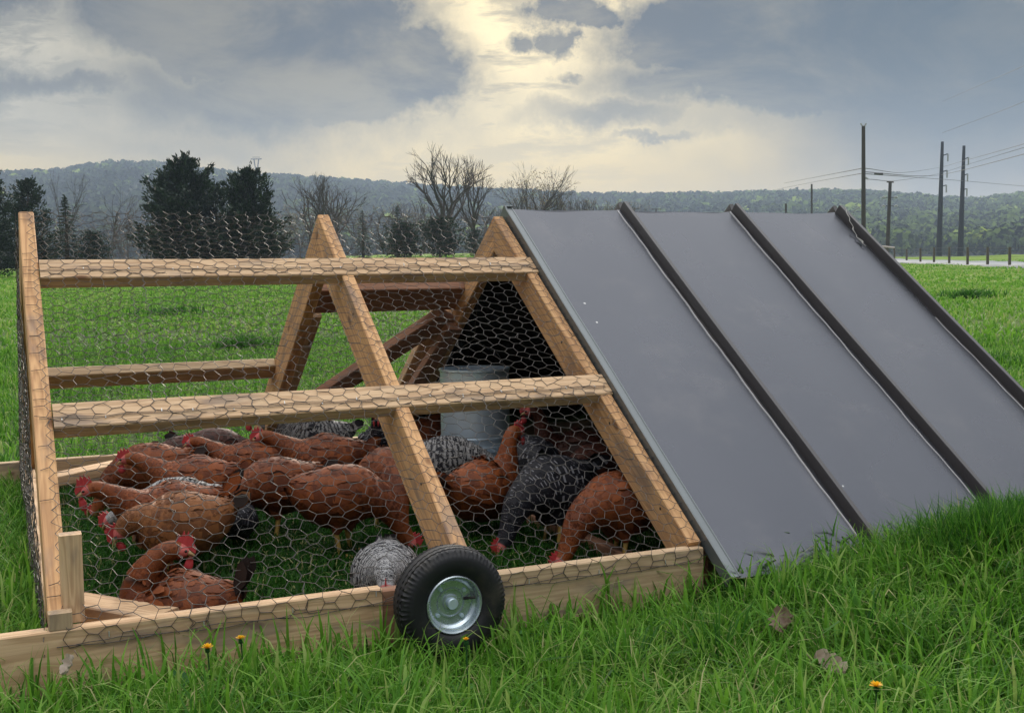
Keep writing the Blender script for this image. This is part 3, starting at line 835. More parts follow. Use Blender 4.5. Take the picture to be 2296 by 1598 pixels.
# small white rimmed drinker by the back wall
dr = empty('drinker', (1.08, .60, -.135)); tag(dr, 'low pale drinker dish standing behind the brown hens near the back wire', 'drinker')
mb = MB(); mb.lathe([(.001, 0), (.12, 0), (.135, .09), (.139, .092), (.135, .096), (.128, .09), (.115, .02), (.001, .02)], (0, 0, 0), 'Z', 40)
mb.build('dish', M_WHITE, dr, smooth=True, ang=30)
mb = MB(); mb.lathe([(.001, .02), (.05, .02), (.05, .16), (.04, .19), (.001, .20)], (0, 0, 0), 'Z', 32); mb.build('reservoir', mat('pale_green_plastic', (.45, .62, .5), .35)[0], dr, smooth=True, ang=30)
# ------------------------------------------------------------------ hens
def catmull(P, n):
    P = np.array(P, float); P = np.vstack([2 * P[0] - P[1], P, 2 * P[-1] - P[-2]]); out = []
    k = len(P) - 3
    for i in range(n):
        s = i / (n - 1) * k; j = min(int(s), k - 1); t = s - j
        p0, p1, p2, p3 = P[j:j + 4]
        out.append(.5 * ((2 * p1) + (-p0 + p2) * t + (2 * p0 - 5 * p1 + 4 * p2 - p3) * t * t + (-p0 + 3 * p1 - 3 * p2 + p3) * t ** 3))
    return np.array(out)
# station: x, y, z, half width, half height
BODY = [(-.150, 0, .222, .010, .020), (-.130, 0, .212, .032, .040), (-.098, 0, .196, .060, .066), (-.055, 0, .182, .084, .088), (.000, 0, .176, .094, .098), (.050, 0, .180, .084, .090)]
NECKS = {
 'alert': [(.095, 0, .205, .058, .066), (.118, 0, .245, .040, .045), (.130, 0, .285, .029, .031), (.140, 0, .318, .023, .025), (.156, 0, .338, .0225, .025), (.178, 0, .338, .017, .019), (.192, 0, .334, .009, .010)],
 'level': [(.100, 0, .198, .058, .064), (.135, 0, .222, .042, .046), (.165, 0, .243, .031, .033), (.190, 0, .258, .025, .026), (.212, 0, .265, .0225, .024), (.232, 0, .262, .017, .018), (.246, 0, .256, .009, .010)],
 'low': [(.100, 0, .178, .060, .064), (.135, 0, .172, .044, .047), (.168, 0, .160, .032, .034), (.194, 0, .150, .025, .027), (.217, 0, .142, .0225, .025), (.236, 0, .130, .017, .019), (.247, 0, .118, .009, .010)],
 'peck': [(.100, 0, .168, .056, .062), (.135, 0, .146, .044, .048), (.160, 0, .112, .033, .036), (.176, 0, .078, .026, .028), (.190, 0, .052, .0225, .025), (.204, 0, .034, .017, .019), (.214, 0, .020, .009, .010)],
 'turned': [(.088, 0, .205, .058, .066), (.088, -.004, .245, .043, .048), (.072, -.010, .278, .032, .035), (.050, -.020, .303, .026, .028), (.024, -.030, .314, .0230, .025), (.002, -.036, .311, .017, .019), (-.012, -.039, .306, .009, .010)],
 'tuck': [(.085, 0, .188, .064, .070), (.108, 0, .196, .050, .054), (.126, 0, .198, .038, .042), (.141, 0, .192, .031, .034), (.153, 0, .182, .0265, .028), (.165, 0, .170, .019, .020), (.172, 0, .160, .010, .011)],
 'side': [(.098, 0, .185, .058, .064), (.130, .012, .185, .044, .048), (.155, .030, .182, .032, .034), (.170, .052, .180, .025, .027), (.180, .072, .178, .0225, .025), (.186, .092, .171, .017, .019), (.189, .104, .163, .009, .010)],
}
MESHES = {}
def hen_mesh(pose, kind, tail='brown', squash=1., seed=0):
    key = (pose, kind, tail, squash)
    if key in MESHES: return MESHES[key]
    rg = np.random.default_rng(seed + 11)
    st = np.array(BODY + NECKS[pose], float)
    if squash != 1.: st[:, 2] -= (1 - squash) * .18
    n = 56; m_ = 28
    C = catmull(st, n); cen = C[:, :3]; hw = np.maximum(C[:, 3], .004); hh = np.maximum(C[:, 4], .004)
    T = np.gradient(cen, axis=0); T /= np.linalg.norm(T, axis=1)[:, None]
    Sd = np.cross(np.array([0, 0, 1.]), T); 
    for i in range(n):
        if np.linalg.norm(Sd[i]) < .35: Sd[i] = Sd[i - 1]
    Sd /= np.linalg.norm(Sd, axis=1)[:, None]
    U = np.cross(T, Sd)
    th = np.linspace(0, 2 * math.pi, m_, endpoint=False)
    V = []
    s = np.linspace(0, 1, n)
    def surf(i, t):
        """i float ring index, t angle (0=right side, pi/2=top)"""
        a = int(min(max(i, 0), n - 1.001)); f = i - a
        L = lambda A: A[a] * (1 - f) + A[a + 1] * f
        c, s_ = math.cos(t), math.sin(t)
        w_ = L(hw) * (1 + .10 * math.exp(-((i / n - .32) / .16) ** 2) * (abs(c) ** 3)); h_ = L(hh)
        if s_ < 0: h_ *= .96
        return L(cen) + L(Sd) * (c * w_) + L(U) * (s_ * h_)
    for i in range(n):
        for t in th: V.append(surf(min(i, n - 1.001), t))
    V = [v for v in V]
    Q = [(i * m_ + (j + 1) % m_, (i + 1) * m_ + (j + 1) % m_, (i + 1) * m_ + j, i * m_ + j) for i in range(n - 1) for j in range(m_)]
    Tr = []
    o = len(V); V.append(cen[0] - T[0] * .008); Tr += [(o, j, (j + 1) % m_) for j in range(m_)]
    o = len(V); V.append(cen[-1] + T[-1] * .004); Tr += [(o, (n - 1) * m_ + (j + 1) % m_, (n - 1) * m_ + j) for j in range(m_)]
    NV = []
    for k in range(len(V)):
        if k < n * m_:
            q = np.array(V[k]) - cen[min(k // m_, n - 1)]
        else: q = -T[0] if k == n * m_ else T[-1]
        NV.append(q / (np.linalg.norm(q) + 1e-9))
    fr = [.55] * len(V); fu = [.2] * len(V); dk = [0.] * len(V)
    sk = []
    for k in range(len(V)):
        ii = min(k // m_, n - 1) / (n - 1); sk.append(1. if ii > .90 else 0.)
    mi_q = [0] * len(Q); mi_t = [0] * len(Tr)
    FQ = []; FT = []
    def feather(P, d, side, nn, L, W, dark=0., droop=.12, f=None, bn=None):
        o = len(V); f = rg.uniform(0, 1) if f is None else f
        for (a, b, c) in ((0, .22, 0), (0, -.22, 0), (.42, .5, .05), (.42, -.5, .05), (.80, .40, .02), (.80, -.40, .02), (1., 0, -.04)):
            V.append(P + d * (a * L) + side * (b * W) + nn * ((c - droop * a * a) * L))
            fr.append(f); fu.append(a); sk.append(0.); dk.append(dark)
            q = (bn if bn is not None else nn) * .75 + nn * .25 + side * (.25 * b); NV.append(q / np.linalg.norm(q))
        if -np.cross(side, d) @ (bn if bn is not None else nn) > 0: FQ.extend([(o, o + 1, o + 3, o + 2), (o + 2, o + 3, o + 5, o + 4)]); FT.append((o + 4, o + 5, o + 6))
        else: FQ.extend([(o + 2, o + 3, o + 1, o), (o + 4, o + 5, o + 3, o + 2)]); FT.append((o + 6, o + 5, o + 4))
    i = 2.; row = 0
    while i < n * .885:
        q = i / n
        L = np.interp(q, [0, .15, .45, .55, .7, .9], [.040, .036, .027, .020, .015, .010]); W = L * np.interp(q, [0, .5, .9], [.60, .72, .75])
        r_ = surf(i, math.pi / 2) - surf(i, -math.pi / 2); per = math.pi * (np.linalg.norm(r_) * .5 + np.interp(i, range(n), hw)) 
        k = max(7, int(per / (W * .62)))
        for j in range(k):
            t = 2 * math.pi * (j + .5 * (row % 2) + rg.uniform(-.15, .15)) / k
            ii = i + rg.uniform(-.8, .8)
            P = surf(ii, t); P2 = surf(max(ii - .8, 0), t); P3 = surf(ii, t + .05)
            d = P2 - P; d /= np.linalg.norm(d) + 1e-9; sd_ = P3 - P; sd_ -= d * (sd_ @ d); sd_ /= np.linalg.norm(sd_) + 1e-9
            nn = np.cross(sd_, d); ctr = np.array([np.interp(ii, range(n), cen[:, c]) for c in range(3)])
            if nn @ (P - ctr) < 0: nn = -nn
            lift = rg.uniform(.02, .13) + (.12 if rg.random() < .05 else 0)
            dd = d * math.cos(lift) + nn * math.sin(lift); n2 = nn * math.cos(lift) - d * math.sin(lift)
            feather(P - nn * .001, dd, sd_, n2, L * rg.uniform(.85, 1.15), W * rg.uniform(.85, 1.1), 1. if (q < .07 and tail == 'black') else 0., bn=nn)
        i += L / .0075 * .40 * (n / 56); row += 1
    # folded wing feathers: longer, laid over the flanks
    for sg in (0, 1):
        for a in range(11):
            for b in range(4):
                ii = n * (.40 - a * .026 + .008 * b); t = math.radians([8, 24, 40, -8][b]) + rg.uniform(-.05, .05)
                t = t if sg == 0 else math.pi - t
                P = surf(max(ii, 1.), t); P2 = surf(max(ii - 1.2, 0), t)
                d = P2 - P; d /= np.linalg.norm(d) + 1e-9; ctr = np.array([np.interp(ii, range(n), cen[:, c]) for c in range(3)])
                nn = P - ctr; nn -= d * (nn @ d); nn /= np.linalg.norm(nn); sd_ = np.cross(nn, d)
                feather(P + nn * (.0022 + .0008 * b), d, sd_, nn, .050, .026, 0., .10, bn=nn)
    # tail fan
    base = cen[2]; back = -T[2]
    if tail in ('black', 'high'):
        up = np.array([0, 0, 1.]); Lt = .10
    else:
        up = np.array([0, 0, 1.]); Lt = .065
    for k in range(14):
        a = (k - 6.5) / 6.5; el_ = {'black': .95, 'high': .55}.get(tail, .12) + rg.uniform(-.12, .12)
        d = back * math.cos(el_) + up * math.sin(el_) + Sd[2] * a * .28; d /= np.linalg.norm(d)
        sd_ = np.cross(d, Sd[2]); sd_ = sd_ * .9 + Sd[2] * a * .5; sd_ /= np.linalg.norm(sd_)
        nn = np.cross(d, sd_)
        feather(base + Sd[2] * a * .016, d, sd_, nn, Lt * rg.uniform(.8, 1.05), .036, 1. if tail == 'black' or rg.random() < .25 else 0., .10)
    # thighs and legs joined into the body
    legs = []
    zb = {True: 1., False: 1.}[True]
    LQ = []
    def tube(pts, rr, k=7, shank=True):
        o = len(V); pts = np.array(pts)
        for a_, p in enumerate(pts):
            t = pts[min(a_ + 1, len(pts) - 1)] - pts[max(a_ - 1, 0)]; t = t / np.linalg.norm(t)
            x = np.cross(t, [0.2, 1, .1]); x /= np.linalg.norm(x); y = np.cross(t, x)
            for j in range(k):
                q = 2 * math.pi * j / k; V.append(p + (x * math.cos(q) + y * math.sin(q)) * rr[a_]); fr.append(.3); fu.append(.3); sk.append(0.); dk.append(0.); NV.append((x * math.cos(q) + y * math.sin(q)))
        for a_ in range(len(pts) - 1):
            for j in range(k): LQ.append(((o + a_ * k + j, o + a_ * k + (j + 1) % k, o + (a_ + 1) * k + (j + 1) % k, o + (a_ + 1) * k + j), 1 if shank else 0))
    if squash >= 1.:
        for sg in (-1, 1):
            x0 = .01 + sg * .012
            tube([(x0, sg * .045, .125), (x0 - .004, sg * .044, .10), (x0 - .01, sg * .042, .078)], [.030, .022, .011], 9, False)
            tube([(x0 - .010, sg * .042, .085), (x0 - .004, sg * .042, .045), (x0 + .002, sg * .042, .010)], [.0085, .0065, .0065])
            for q in (-.5, 0, .5, math.pi):
                L = .045 if q != math.pi else .018
                tube([(x0, sg * .042, .010), (x0 + L * .5 * math.cos(q), sg * .042 + L * .5 * math.sin(q), .010), (x0 + L * math.cos(q), sg * .042 + L * math.sin(q), .003)], [.006, .0045, .002], 6)
    allq = Q + [q for q, _ in LQ] + FQ; allt = Tr + FT
    midx = [0] * len(Q) + [k for _, k in LQ] + [0] * len(FQ) + [0] * len(allt)
    me = np_mesh('hen_body', np.array(V), quads=allq, tris=allt, mats=[M_HEN[kind], M_SHANK], midx=midx, smooth=True,
                 vattr={'fr': fr, 'fu': fu, 'skin': sk, 'dk': dk}, normals=np.array(NV))
    # head extras
    h = n * .905; hc = np.array([np.interp(h, range(n), cen[:, c]) for c in range(3)])
    i0 = int(h); F = T[i0]; Sx = Sd[i0]; Ux = U[i0]; tip = cen[-1]
    def L2W(a, b, c, o_=None):
        q = (hc if o_ is None else o_) + F * a + Sx * b + Ux * c; return q
    cb = MB(); big = 1.45 if pose in ('turned', 'rooster') or tail == 'high' else 1.
    prof = [(-.020, .016, .020), (-.017, .016, .034), (-.010, .016, .028), (-.006, .016, .041), (.001, .015, .031), (.005, .015, .042), (.011, .013, .030), (.016, .012, .037), (.022, .009, .024), (.032, .004, .014)]
    vs = []
    for (a, lo, hi_) in prof:
        hi_ = .018 + (hi_ - .018) * big
        for b in (-.0028, .0028): vs.append(L2W(a, b, lo - .004)); vs.append(L2W(a, b * .6, hi_))
    fs = []
    for k in range(len(prof) - 1):
        o = k * 4; fs += [(o, o + 4, o + 5, o + 1), (o + 2, o + 3, o + 7, o + 6), (o + 1, o + 5, o + 7, o + 3)]
    fs += [(0, 1, 3, 2), (36, 38, 39, 37)]
    cb.add(vs, fs)
    wt = []
    for sg in (-1, 1):
        wb = MB(); vs = []; rings = [(.000, .004), (.006, .0085), (.014, .011), (.022, .009), (.027, .003)]
        for (dn, rr) in rings:
            for j in range(8):
                q = 2 * math.pi * j / 8; vs.append(L2W(.022 + rr * math.cos(q), sg * .008 + rr * .35 * math.sin(q), -.012 - dn * big))
        fs = [(i * 8 + j, i * 8 + (j + 1) % 8, (i + 1) * 8 + (j + 1) % 8, (i + 1) * 8 + j) for i in range(4) for j in range(8)] + [tuple(range(8)), tuple(32 + j for j in range(8))]
        wb.add(vs, fs); wt.append(wb)
    bk = MB(); vs = []
    for (a, rr, dz_) in ((-.006, .008, .001), (.006, .0065, .0), (.014, .0038, -.002), (.020, .0008, -.006)):
        for j in range(8):
            q = 2 * math.pi * j / 8; vs.append(tip + F * a + Sx * rr * math.cos(q) + Ux * (rr * .9 * math.sin(q) + dz_))
    bk.add(vs, [(i * 8 + j, i * 8 + (j + 1) % 8, (i + 1) * 8 + (j + 1) % 8, (i + 1) * 8 + j) for i in range(3) for j in range(8)] + [tuple(24 + j for j in range(8))])
    ey = []
    for sg in (-1, 1):
        e = MB(); c0 = L2W(.010, sg * .0205, .006); vs = []
        for a in range(5):
            for j in range(8):
                la = math.pi * a / 4; q = 2 * math.pi * j / 8
                vs.append(c0 + (F * math.cos(q) * math.sin(la) + Ux * math.sin(q) * math.sin(la) + Sx * math.cos(la) * .6) * .0042)
        e.add(vs, [(a * 8 + j, a * 8 + (j + 1) % 8, (a + 1) * 8 + (j + 1) % 8, (a + 1) * 8 + j) for a in range(4) for j in range(8)]); ey.append(e)
    MESHES[key] = (me, cb, wt, bk, ey, {}); return MESHES[key]
def hen(x, y, rz, pose, kind, label, group, scale=1., tail='brown', squash=1.):
    me, cb, wt, bk, ey, cache = hen_mesh(pose, kind, tail, squash, seed=len(MESHES))
    z = float(gz(x, y)) + .004
    root = empty('hen', (x, y, z), math.radians(rz), scale)
    tag(root, label, 'hen', group)
    link(bpy.data.objects.new('body', me), root)
    def part(nm, mbs, mt, sm=True):
        for k, q in enumerate(mbs if isinstance(mbs, list) else [mbs]):
            if (nm, k) not in cache:
                o = q.build(nm, mt, root, smooth=sm); cache[(nm, k)] = o.data
            else: link(bpy.data.objects.new(nm, cache[(nm, k)]), root)
    part('comb', cb, M_RED, False); part('wattle', wt, M_RED); part('beak', bk, M_BEAK); part('eye', ey, M_EYE)
    return root
GB = 'brown hens inside the wire run'; GS = 'speckled black and white hens inside the wire run'
LEFT, RIGHT, AWAY, TOWARD = 156, -24, 66, 246
HENS = [
 (.375, -.330, LEFT + 22, 'level', 'brown', .98, 'high', 1., 'brown hen with a tall bright red comb, leftmost bird, facing left behind the paler hen'),
 (.375, -.475, LEFT + 26, 'tuck', 'light', .98, 'brown', .96, 'pale ginger hen standing in front of the tall combed hen, head held low'),
 (.285, -1.07, LEFT - 4, 'turned', 'brown', .92, 'black', .62, 'brown hen with a black tail by the front rail, nearest bird, looking over its back'),
 (.515, .140, LEFT + 2, 'level', 'brown', .98, 'brown', 1., 'brown hen with an orange comb standing above the two leftmost birds'),
 (.420, .520, LEFT + 20, 'peck', 'brown', .98, 'brown', 1., 'brown hen bowed to peck beside the back rail at the far left of the flock'),
 (.760, .480, LEFT - 4, 'level', 'brown', .95, 'brown', 1., 'brown hen facing left under the lower bar with its head just below the timber'),
 (1.01, .370, LEFT + 2, 'level', 'brown', 1.02, 'brown', 1., 'broad brown hen in mid flock facing left, right behind the pecking pair'),
 (.745, -.040, LEFT + 24, 'peck', 'brown', .98, 'brown', 1., 'brown hen in the middle of the flock pecking left between two others'),
 (.860, -.360, RIGHT + 4, 'peck', 'brown', 1.02, 'brown', 1., 'brown hen pecking to the right with legs showing, left of the centre rafter'),
 (1.11, -.060, TOWARD + 18, 'peck', 'brown', 1.0, 'brown', 1., 'brown hen bowed head down directly behind the centre rafter'),
 (1.330, -.340, AWAY - 40, 'alert', 'brown', 1.04, 'brown', .84, 'large brown hen with its back turned and head raised, right of the centre rafter'),
 (1.560, -.840, LEFT + 26, 'peck', 'brown', 1.0, 'brown', 1., 'brown hen pecking left with a red comb by the foot of the roofed frame'),
 (1.880, .050, LEFT, 'alert', 'deep', 1.0, 'brown', 1., 'dark brown hen deep in the shade under the roof'),
 (1.640, .860, RIGHT, 'level', 'brown', .95, 'brown', 1., 'brown hen half hidden at the left of the steel feeder'),
 (.700, .900, RIGHT, 'low', 'deep', .95, 'brown', 1., 'dark brown hen at the back wire showing only its back below the bar'),
 (.570, .720, LEFT, 'low', 'deep', .95, 'brown', 1., 'dark maroon hen at the back left edge of the flock under the bar'),
 (1.78, -.30, LEFT + 40, 'low', 'deep', 1.0, 'brown', 1., 'dark hen standing under the roof just behind the speckled black hen'),
]
for x, y, rz, pose, kind, s, tl, sq, lb in HENS:
    hen(x, y, rz, pose, kind, lb, GB, s, tl, sq)
SP = [
 (.775, -1.06, TOWARD + 6, 'tuck', 'barred', .80, 'brown', .86, 'round speckled black and white hen beside the wheel, facing out through the wire'),
 (.420, -.140, LEFT, 'low', 'barred', .92, 'brown', .96, 'speckled hen of which only the back shows above the tall combed brown hen'),
 (1.480, -.560, LEFT + 40, 'peck', 'dark', 1.05, 'brown', 1., 'mostly black finely spotted hen between the large brown hen and the roofed frame'),
 (1.600, -.120, AWAY + 20, 'low', 'dark', 1.05, 'brown', 1., 'dark speckled hen in shade behind the large brown hen'),
 (1.090, .860, LEFT, 'level', 'barred', 1.05, 'brown', 1., 'speckled hen under the lower bar left of the pale drinker'),
 (1.270, .500, TOWARD, 'alert', 'dark', 1.0, 'brown', 1., 'dark speckled hen standing right of the pale drinker'),
 (1.400, .160, RIGHT + 10, 'low', 'barred', 1.0, 'brown', .96, 'speckled hen below the feeder pan near the centre rafter'),
 (.585, -.170, AWAY, 'peck', 'dark', .60, 'brown', .96, 'speckled hen crouched low between the pale ginger hen and the flock'),
]
for x, y, rz, pose, kind, s, tl, sq, lb in SP:
    hen(x, y, rz, pose, kind, lb, GS, s, tl, sq)

# ------------------------------------------------------------------ grass
def blades(P, h, wd, yaw, lean, fr, tipfr=0.):
    """7-vertex tapered curved blades. P (n,3)"""
    n = len(P); cy, sy = np.cos(yaw), np.sin(yaw)
    side = np.stack([-sy, cy, np.zeros(n)], 1); out = np.stack([cy, sy, np.zeros(n)], 1)
    V = np.zeros((n, 7, 3)); f = [0, .38, .72, 1.]
    for k, t in enumerate(f):
        bend = lean * t ** 2
        c = P + out * (h * bend * .9)[:, None]; c[:, 2] += h * t * (1 - .35 * bend * t)
        w_ = wd * (1, .9, .6, 0)[k] * .5
        if k < 3:
            V[:, 2 * k] = c - side * w_[:, None]; V[:, 2 * k + 1] = c + side * w_[:, None]
        else: V[:, 6] = c
    b = np.arange(n)[:, None] * 7
    q = np.concatenate([b + np.array([[0, 1, 3, 2]]), b + np.array([[2, 3, 5, 4]])]); t = b + np.array([[4, 5, 6]])
    fa = np.repeat(fr, 7).reshape(n, 7); fa = np.clip(fa + tipfr * np.array([0, 0, .3, .3, .7, .7, 1.]), 0, 1)
    return V.reshape(-1, 3), q, t, fa.ravel()
def wedge(n, r0, r1, a0=-9., a1=57.):
    R = np.sqrt(rng.uniform(r0 ** 2, r1 ** 2, n)); A = np.radians(rng.uniform(a0, a1, n))
    return CAM[0] + R * np.sin(A), CAM[1] + R * np.cos(A), R
packs = []
def add_grass(x, y, h, wd, lean=(.2, .9), fr=None, tip=.12, yaw=None):
    z = gz(x, y) - .006; n = len(x)
    fr = np.clip(rng.normal(.45, .17, n), 0, .85) if fr is None else fr
    yaw = rng.uniform(0, 2 * math.pi, n) if yaw is None else yaw
    packs.append(blades(np.stack([x, y, z], 1), h, wd, yaw, rng.uniform(*lean, n), fr, tip))
def under_roof(x, y): return (x > 1.75) & (x < 3.2) & (np.abs(y) < 1.22)
def in_run(x, y): return (x > .0) & (x < 3.1) & (np.abs(y) < 1.24)
def on_rail(x, y):
    return (((np.abs(np.abs(y) - 1.231) < .024) & (x > -.56) & (x < XE)) | ((np.abs(x - .026) < .024) & (np.abs(y) < 1.2)) | (np.hypot(x - WX, (y - WY) * 1.6) < .10))
def patch_tone(x, y): return .13 * vnoise(x, y, 2.6, 4) + .10 * vnoise(x, y, .6, 6)
# near zone
x, y, R = wedge(170000, 1.35, 5.2)
k = ~on_rail(x, y) & ~(under_roof(x, y) & (rng.random(len(x)) < .8)); x, y, R = x[k], y[k], R[k]
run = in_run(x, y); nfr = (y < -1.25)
clump = .5 + .5 * vnoise(x, y, 7., 11)
h = (.065 + .070 * rng.random(len(x)) + .055 * clump ** 2)
h = np.where(run, h * .52, h); h *= np.where(nfr, 1.0, .95)
h = np.where((y < -1.24) & (y > -1.42) & (x < 1.55), h * .6, h); h *= 1 + .55 * np.exp(-(((x - 2.6) / .6) ** 2 + ((y + 1.55) / .3) ** 2))
fr = np.clip(rng.normal(.42, .15, len(x)) + patch_tone(x, y) + .05 * clump, 0, .82)
fr = np.where(run, fr * .62 - .16, fr).clip(0, 1); dead = rng.random(len(x)) < np.where(run, .06, .035); fr = np.where(dead, .97, fr)  # blade colour inside the run painted darker to stand in for shade
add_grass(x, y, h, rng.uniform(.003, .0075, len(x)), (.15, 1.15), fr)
# long seed-like blades
x, y, R = wedge(8000, 1.4, 5.); k = ~in_run(x, y) & ~on_rail(x, y); x, y = x[k], y[k]
add_grass(x, y, rng.uniform(.13, .23, len(x)), rng.uniform(.002, .0045, len(x)), (.3, 1.3), np.where(rng.random(len(x)) < .12, .95, rng.uniform(.4, .8, len(x))))
# wide bright blades in the foreground
x, y, R = wedge(9000, 1.35, 3.4); k = ~in_run(x, y) & ~on_rail(x, y); x, y = x[k], y[k]
add_grass(x, y, rng.uniform(.08, .20, len(x)), rng.uniform(.006, .012, len(x)), (.1, .9), rng.uniform(.4, .8, len(x)))
nc = 420; cx, cy, cR = wedge(nc, 1.45, 4.6); k = ~in_run(cx, cy) & ~on_rail(cx, cy) & ~((cx < 1.6) & (cy > -1.62)); cx, cy = cx[k], cy[k]; nc = len(cx); m_ = 38
tone = np.clip(rng.normal(.40, .16, nc), .05, .75); big = rng.uniform(.7, 1.25, nc)
ya = rng.uniform(0, 6.283, (nc, m_)); rr = np.abs(rng.normal(0, .022, (nc, m_)))
x = (cx[:, None] + rr * np.cos(ya)).ravel(); y = (cy[:, None] + rr * np.sin(ya)).ravel()
add_grass(x, y, (rng.uniform(.10, .20, (nc, m_)) * big[:, None]).ravel(), rng.uniform(.004, .0092, nc * m_), (.25, 1.3), np.clip((tone[:, None] + rng.normal(0, .08, (nc, m_))).ravel(), 0, .85), .15, ya.ravel())
nc = 90; cx = rng.uniform(1.75, 3.3, nc); cy = rng.uniform(-1.66, -1.42, nc); m_ = 40
ya = rng.uniform(0, 6.283, (nc, m_)); rr = np.abs(rng.normal(0, .025, (nc, m_))); big = rng.uniform(.6, 1.15, nc) * (.7 + .5 * sstep(cx, 1.8, 2.4))
add_grass((cx[:, None] + rr * np.cos(ya)).ravel(), (cy[:, None] + rr * np.sin(ya)).ravel(), (rng.uniform(.12, .22, (nc, m_)) * big[:, None]).ravel(),
          rng.uniform(.003, .007, nc * m_), (.15, .9), np.clip((rng.uniform(.15, .6, nc)[:, None] + rng.normal(0, .08, (nc, m_))).ravel(), 0, .85), .15, ya.ravel())
# thick line of growth hugging rail and roof foot
n = 9000; x = rng.uniform(-.5, 3.4, n); y = np.where(x < 1.62, -1.27, -1.37) - rng.exponential(.035, n); k = ~on_rail(x, y)
x, y = x[k], y[k]
add_grass(x, y, rng.uniform(.06, .13, len(x)) * (.55 + 1.0 * sstep(x, 1.4, 2.3)), rng.uniform(.003, .006, len(x)), (.2, 1.1))
n = 2600; x = rng.normal(2.25, .12, n); y = -1.55 + rng.normal(0, .06, n)
add_grass(x, y, rng.uniform(.12, .26, n), rng.uniform(.003, .005, n), (.15, .9), np.clip(rng.normal(.22, .14, n), 0, .7))
# middle zones
x, y, R = wedge(90000, 5.2, 13.); k = ~in_run(x, y); x, y, R = x[k], y[k], R[k]
add_grass(x, y, rng.uniform(.05, .12, len(x)) * (1 + .4 * vnoise(x, y, 1.5, 3)), rng.uniform(.006, .012, len(x)), (.2, 1.1), np.clip(rng.normal(.52, .15, len(x)) + patch_tone(x, y), 0, .85))
x, y, R = wedge(80000, 13, 38.)
add_grass(x, y, rng.uniform(.06, .13, len(x)), rng.uniform(.018, .034, len(x)), (.3, 1.1), np.clip(rng.normal(.62, .12, len(x)) + patch_tone(x * .4, y * .4), 0, .85))
x, y, R = wedge(60000, 38, 115.)
add_grass(x, y, rng.uniform(.08, .16, len(x)), rng.uniform(.05, .12, len(x)), (.3, 1.1), np.clip(rng.normal(.66, .10, len(x)) + patch_tone(x * .2, y * .2), 0, .85))
V = []; Q = []; Tt = []; FR = []; o = 0
for v, q, t, f in packs:
    V.append(v); Q.append(q + o); Tt.append(t + o); FR.append(f); o += len(v)
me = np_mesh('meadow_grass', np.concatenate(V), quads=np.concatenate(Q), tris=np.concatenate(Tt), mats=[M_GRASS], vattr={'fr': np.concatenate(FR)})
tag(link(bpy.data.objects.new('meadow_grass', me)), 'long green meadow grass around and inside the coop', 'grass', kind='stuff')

# darker tall tufts standing in the far field
def tuft(px, py, wd_, hgt, n, label):
    d = ray(px, py); lo, hi_ = 2., 120.
    for _ in range(40):
        mid = (lo + hi_) / 2; q = CAM + d * mid
        if q[2] > gz(q[0], q[1]): lo = mid
        else: hi_ = mid
    c = CAM + d * lo
    x = c[0] + rng.normal(0, wd_ * .5, n); y = c[1] + rng.normal(0, wd_ * .5, n); z = gz(x, y) - .01
    v, q, t, f = blades(np.stack([x, y, z], 1), rng.uniform(.5, 1., n) * hgt, np.full(n, .014 if lo < 20 else .022), rng.uniform(0, 6.28, n), rng.uniform(.2, 1.2, n), rng.uniform(.08, .40, n), .15)
    me = np_mesh('grass_tuft', v, quads=q, tris=t, mats=[M_GRASS], vattr={'fr': f})
    tag(link(bpy.data.objects.new('grass_tuft', me)), label, 'grass tuft', kind='stuff')
tuft(545, 785, .28, .24, 420, 'dark tuft of tall grass in the field seen through the left wire')
tuft(375, 705, .55, .22, 300, 'dark broad tuft of grass far out in the field behind the left bay')
tuft(2175, 668, .5, .30, 420, 'dark tuft of rank grass in the open field right of the roof')
tuft(2215, 815, .3, .16, 300, 'dark green clump of grass beside the upper right edge of the roof')

# broad weeds
def leaf_rosette(name, loc, r, k, mt, label, cat, wide=.28, up=.6, group=None):
    mb = MB(); fr = []
    for i in range(k):
        a = 2 * math.pi * i / k + random.uniform(-.3, .3); L = r * random.uniform(.7, 1.1); n = 7; vs = []
        rise = random.uniform(.3, 1.) * up
        for j in range(n + 1):
            f = j / n; wdt = L * wide * math.sin(math.pi * min(1, f * .92 + .06)) ** .8 * (1 + .18 * (j % 2))
            rr = L * f * (1 - .15 * f); zz = L * rise * (f - .55 * f * f)
            for s in (-1, 0, 1):
                vs.append((rr * math.cos(a) - s * wdt * .5 * math.sin(a), rr * math.sin(a) + s * wdt * .5 * math.cos(a), zz - (.006 if s == 0 else 0) * (1 - f)))
        fs = [(j * 3 + s, j * 3 + s + 1, j * 3 + s + 4, j * 3 + s + 3) for j in range(n) for s in (0, 1)]
        mb.add(vs, fs); fr += [random.random()] * len(vs)
    o = mb.build(name, mt, None, smooth=True); a = o.data.attributes.new('fr', 'FLOAT', 'POINT'); a.data.foreach_set('value', fr)
    o.location = loc; tag(o, label, cat, group); return o
def gpt(px, py, dz=.05):
    """ground point seen at picture position (grass height dz)"""
    d = ray(px, py); lo, hi_ = .5, 60.
    for _ in range(40):
        mid = (lo + hi_) / 2; q = CAM + d * mid
        if q[2] > gz(q[0], q[1]) + dz: lo = mid
        else: hi_ = mid
    q = CAM + d * lo; return (q[0], q[1], float(gz(q[0], q[1])))
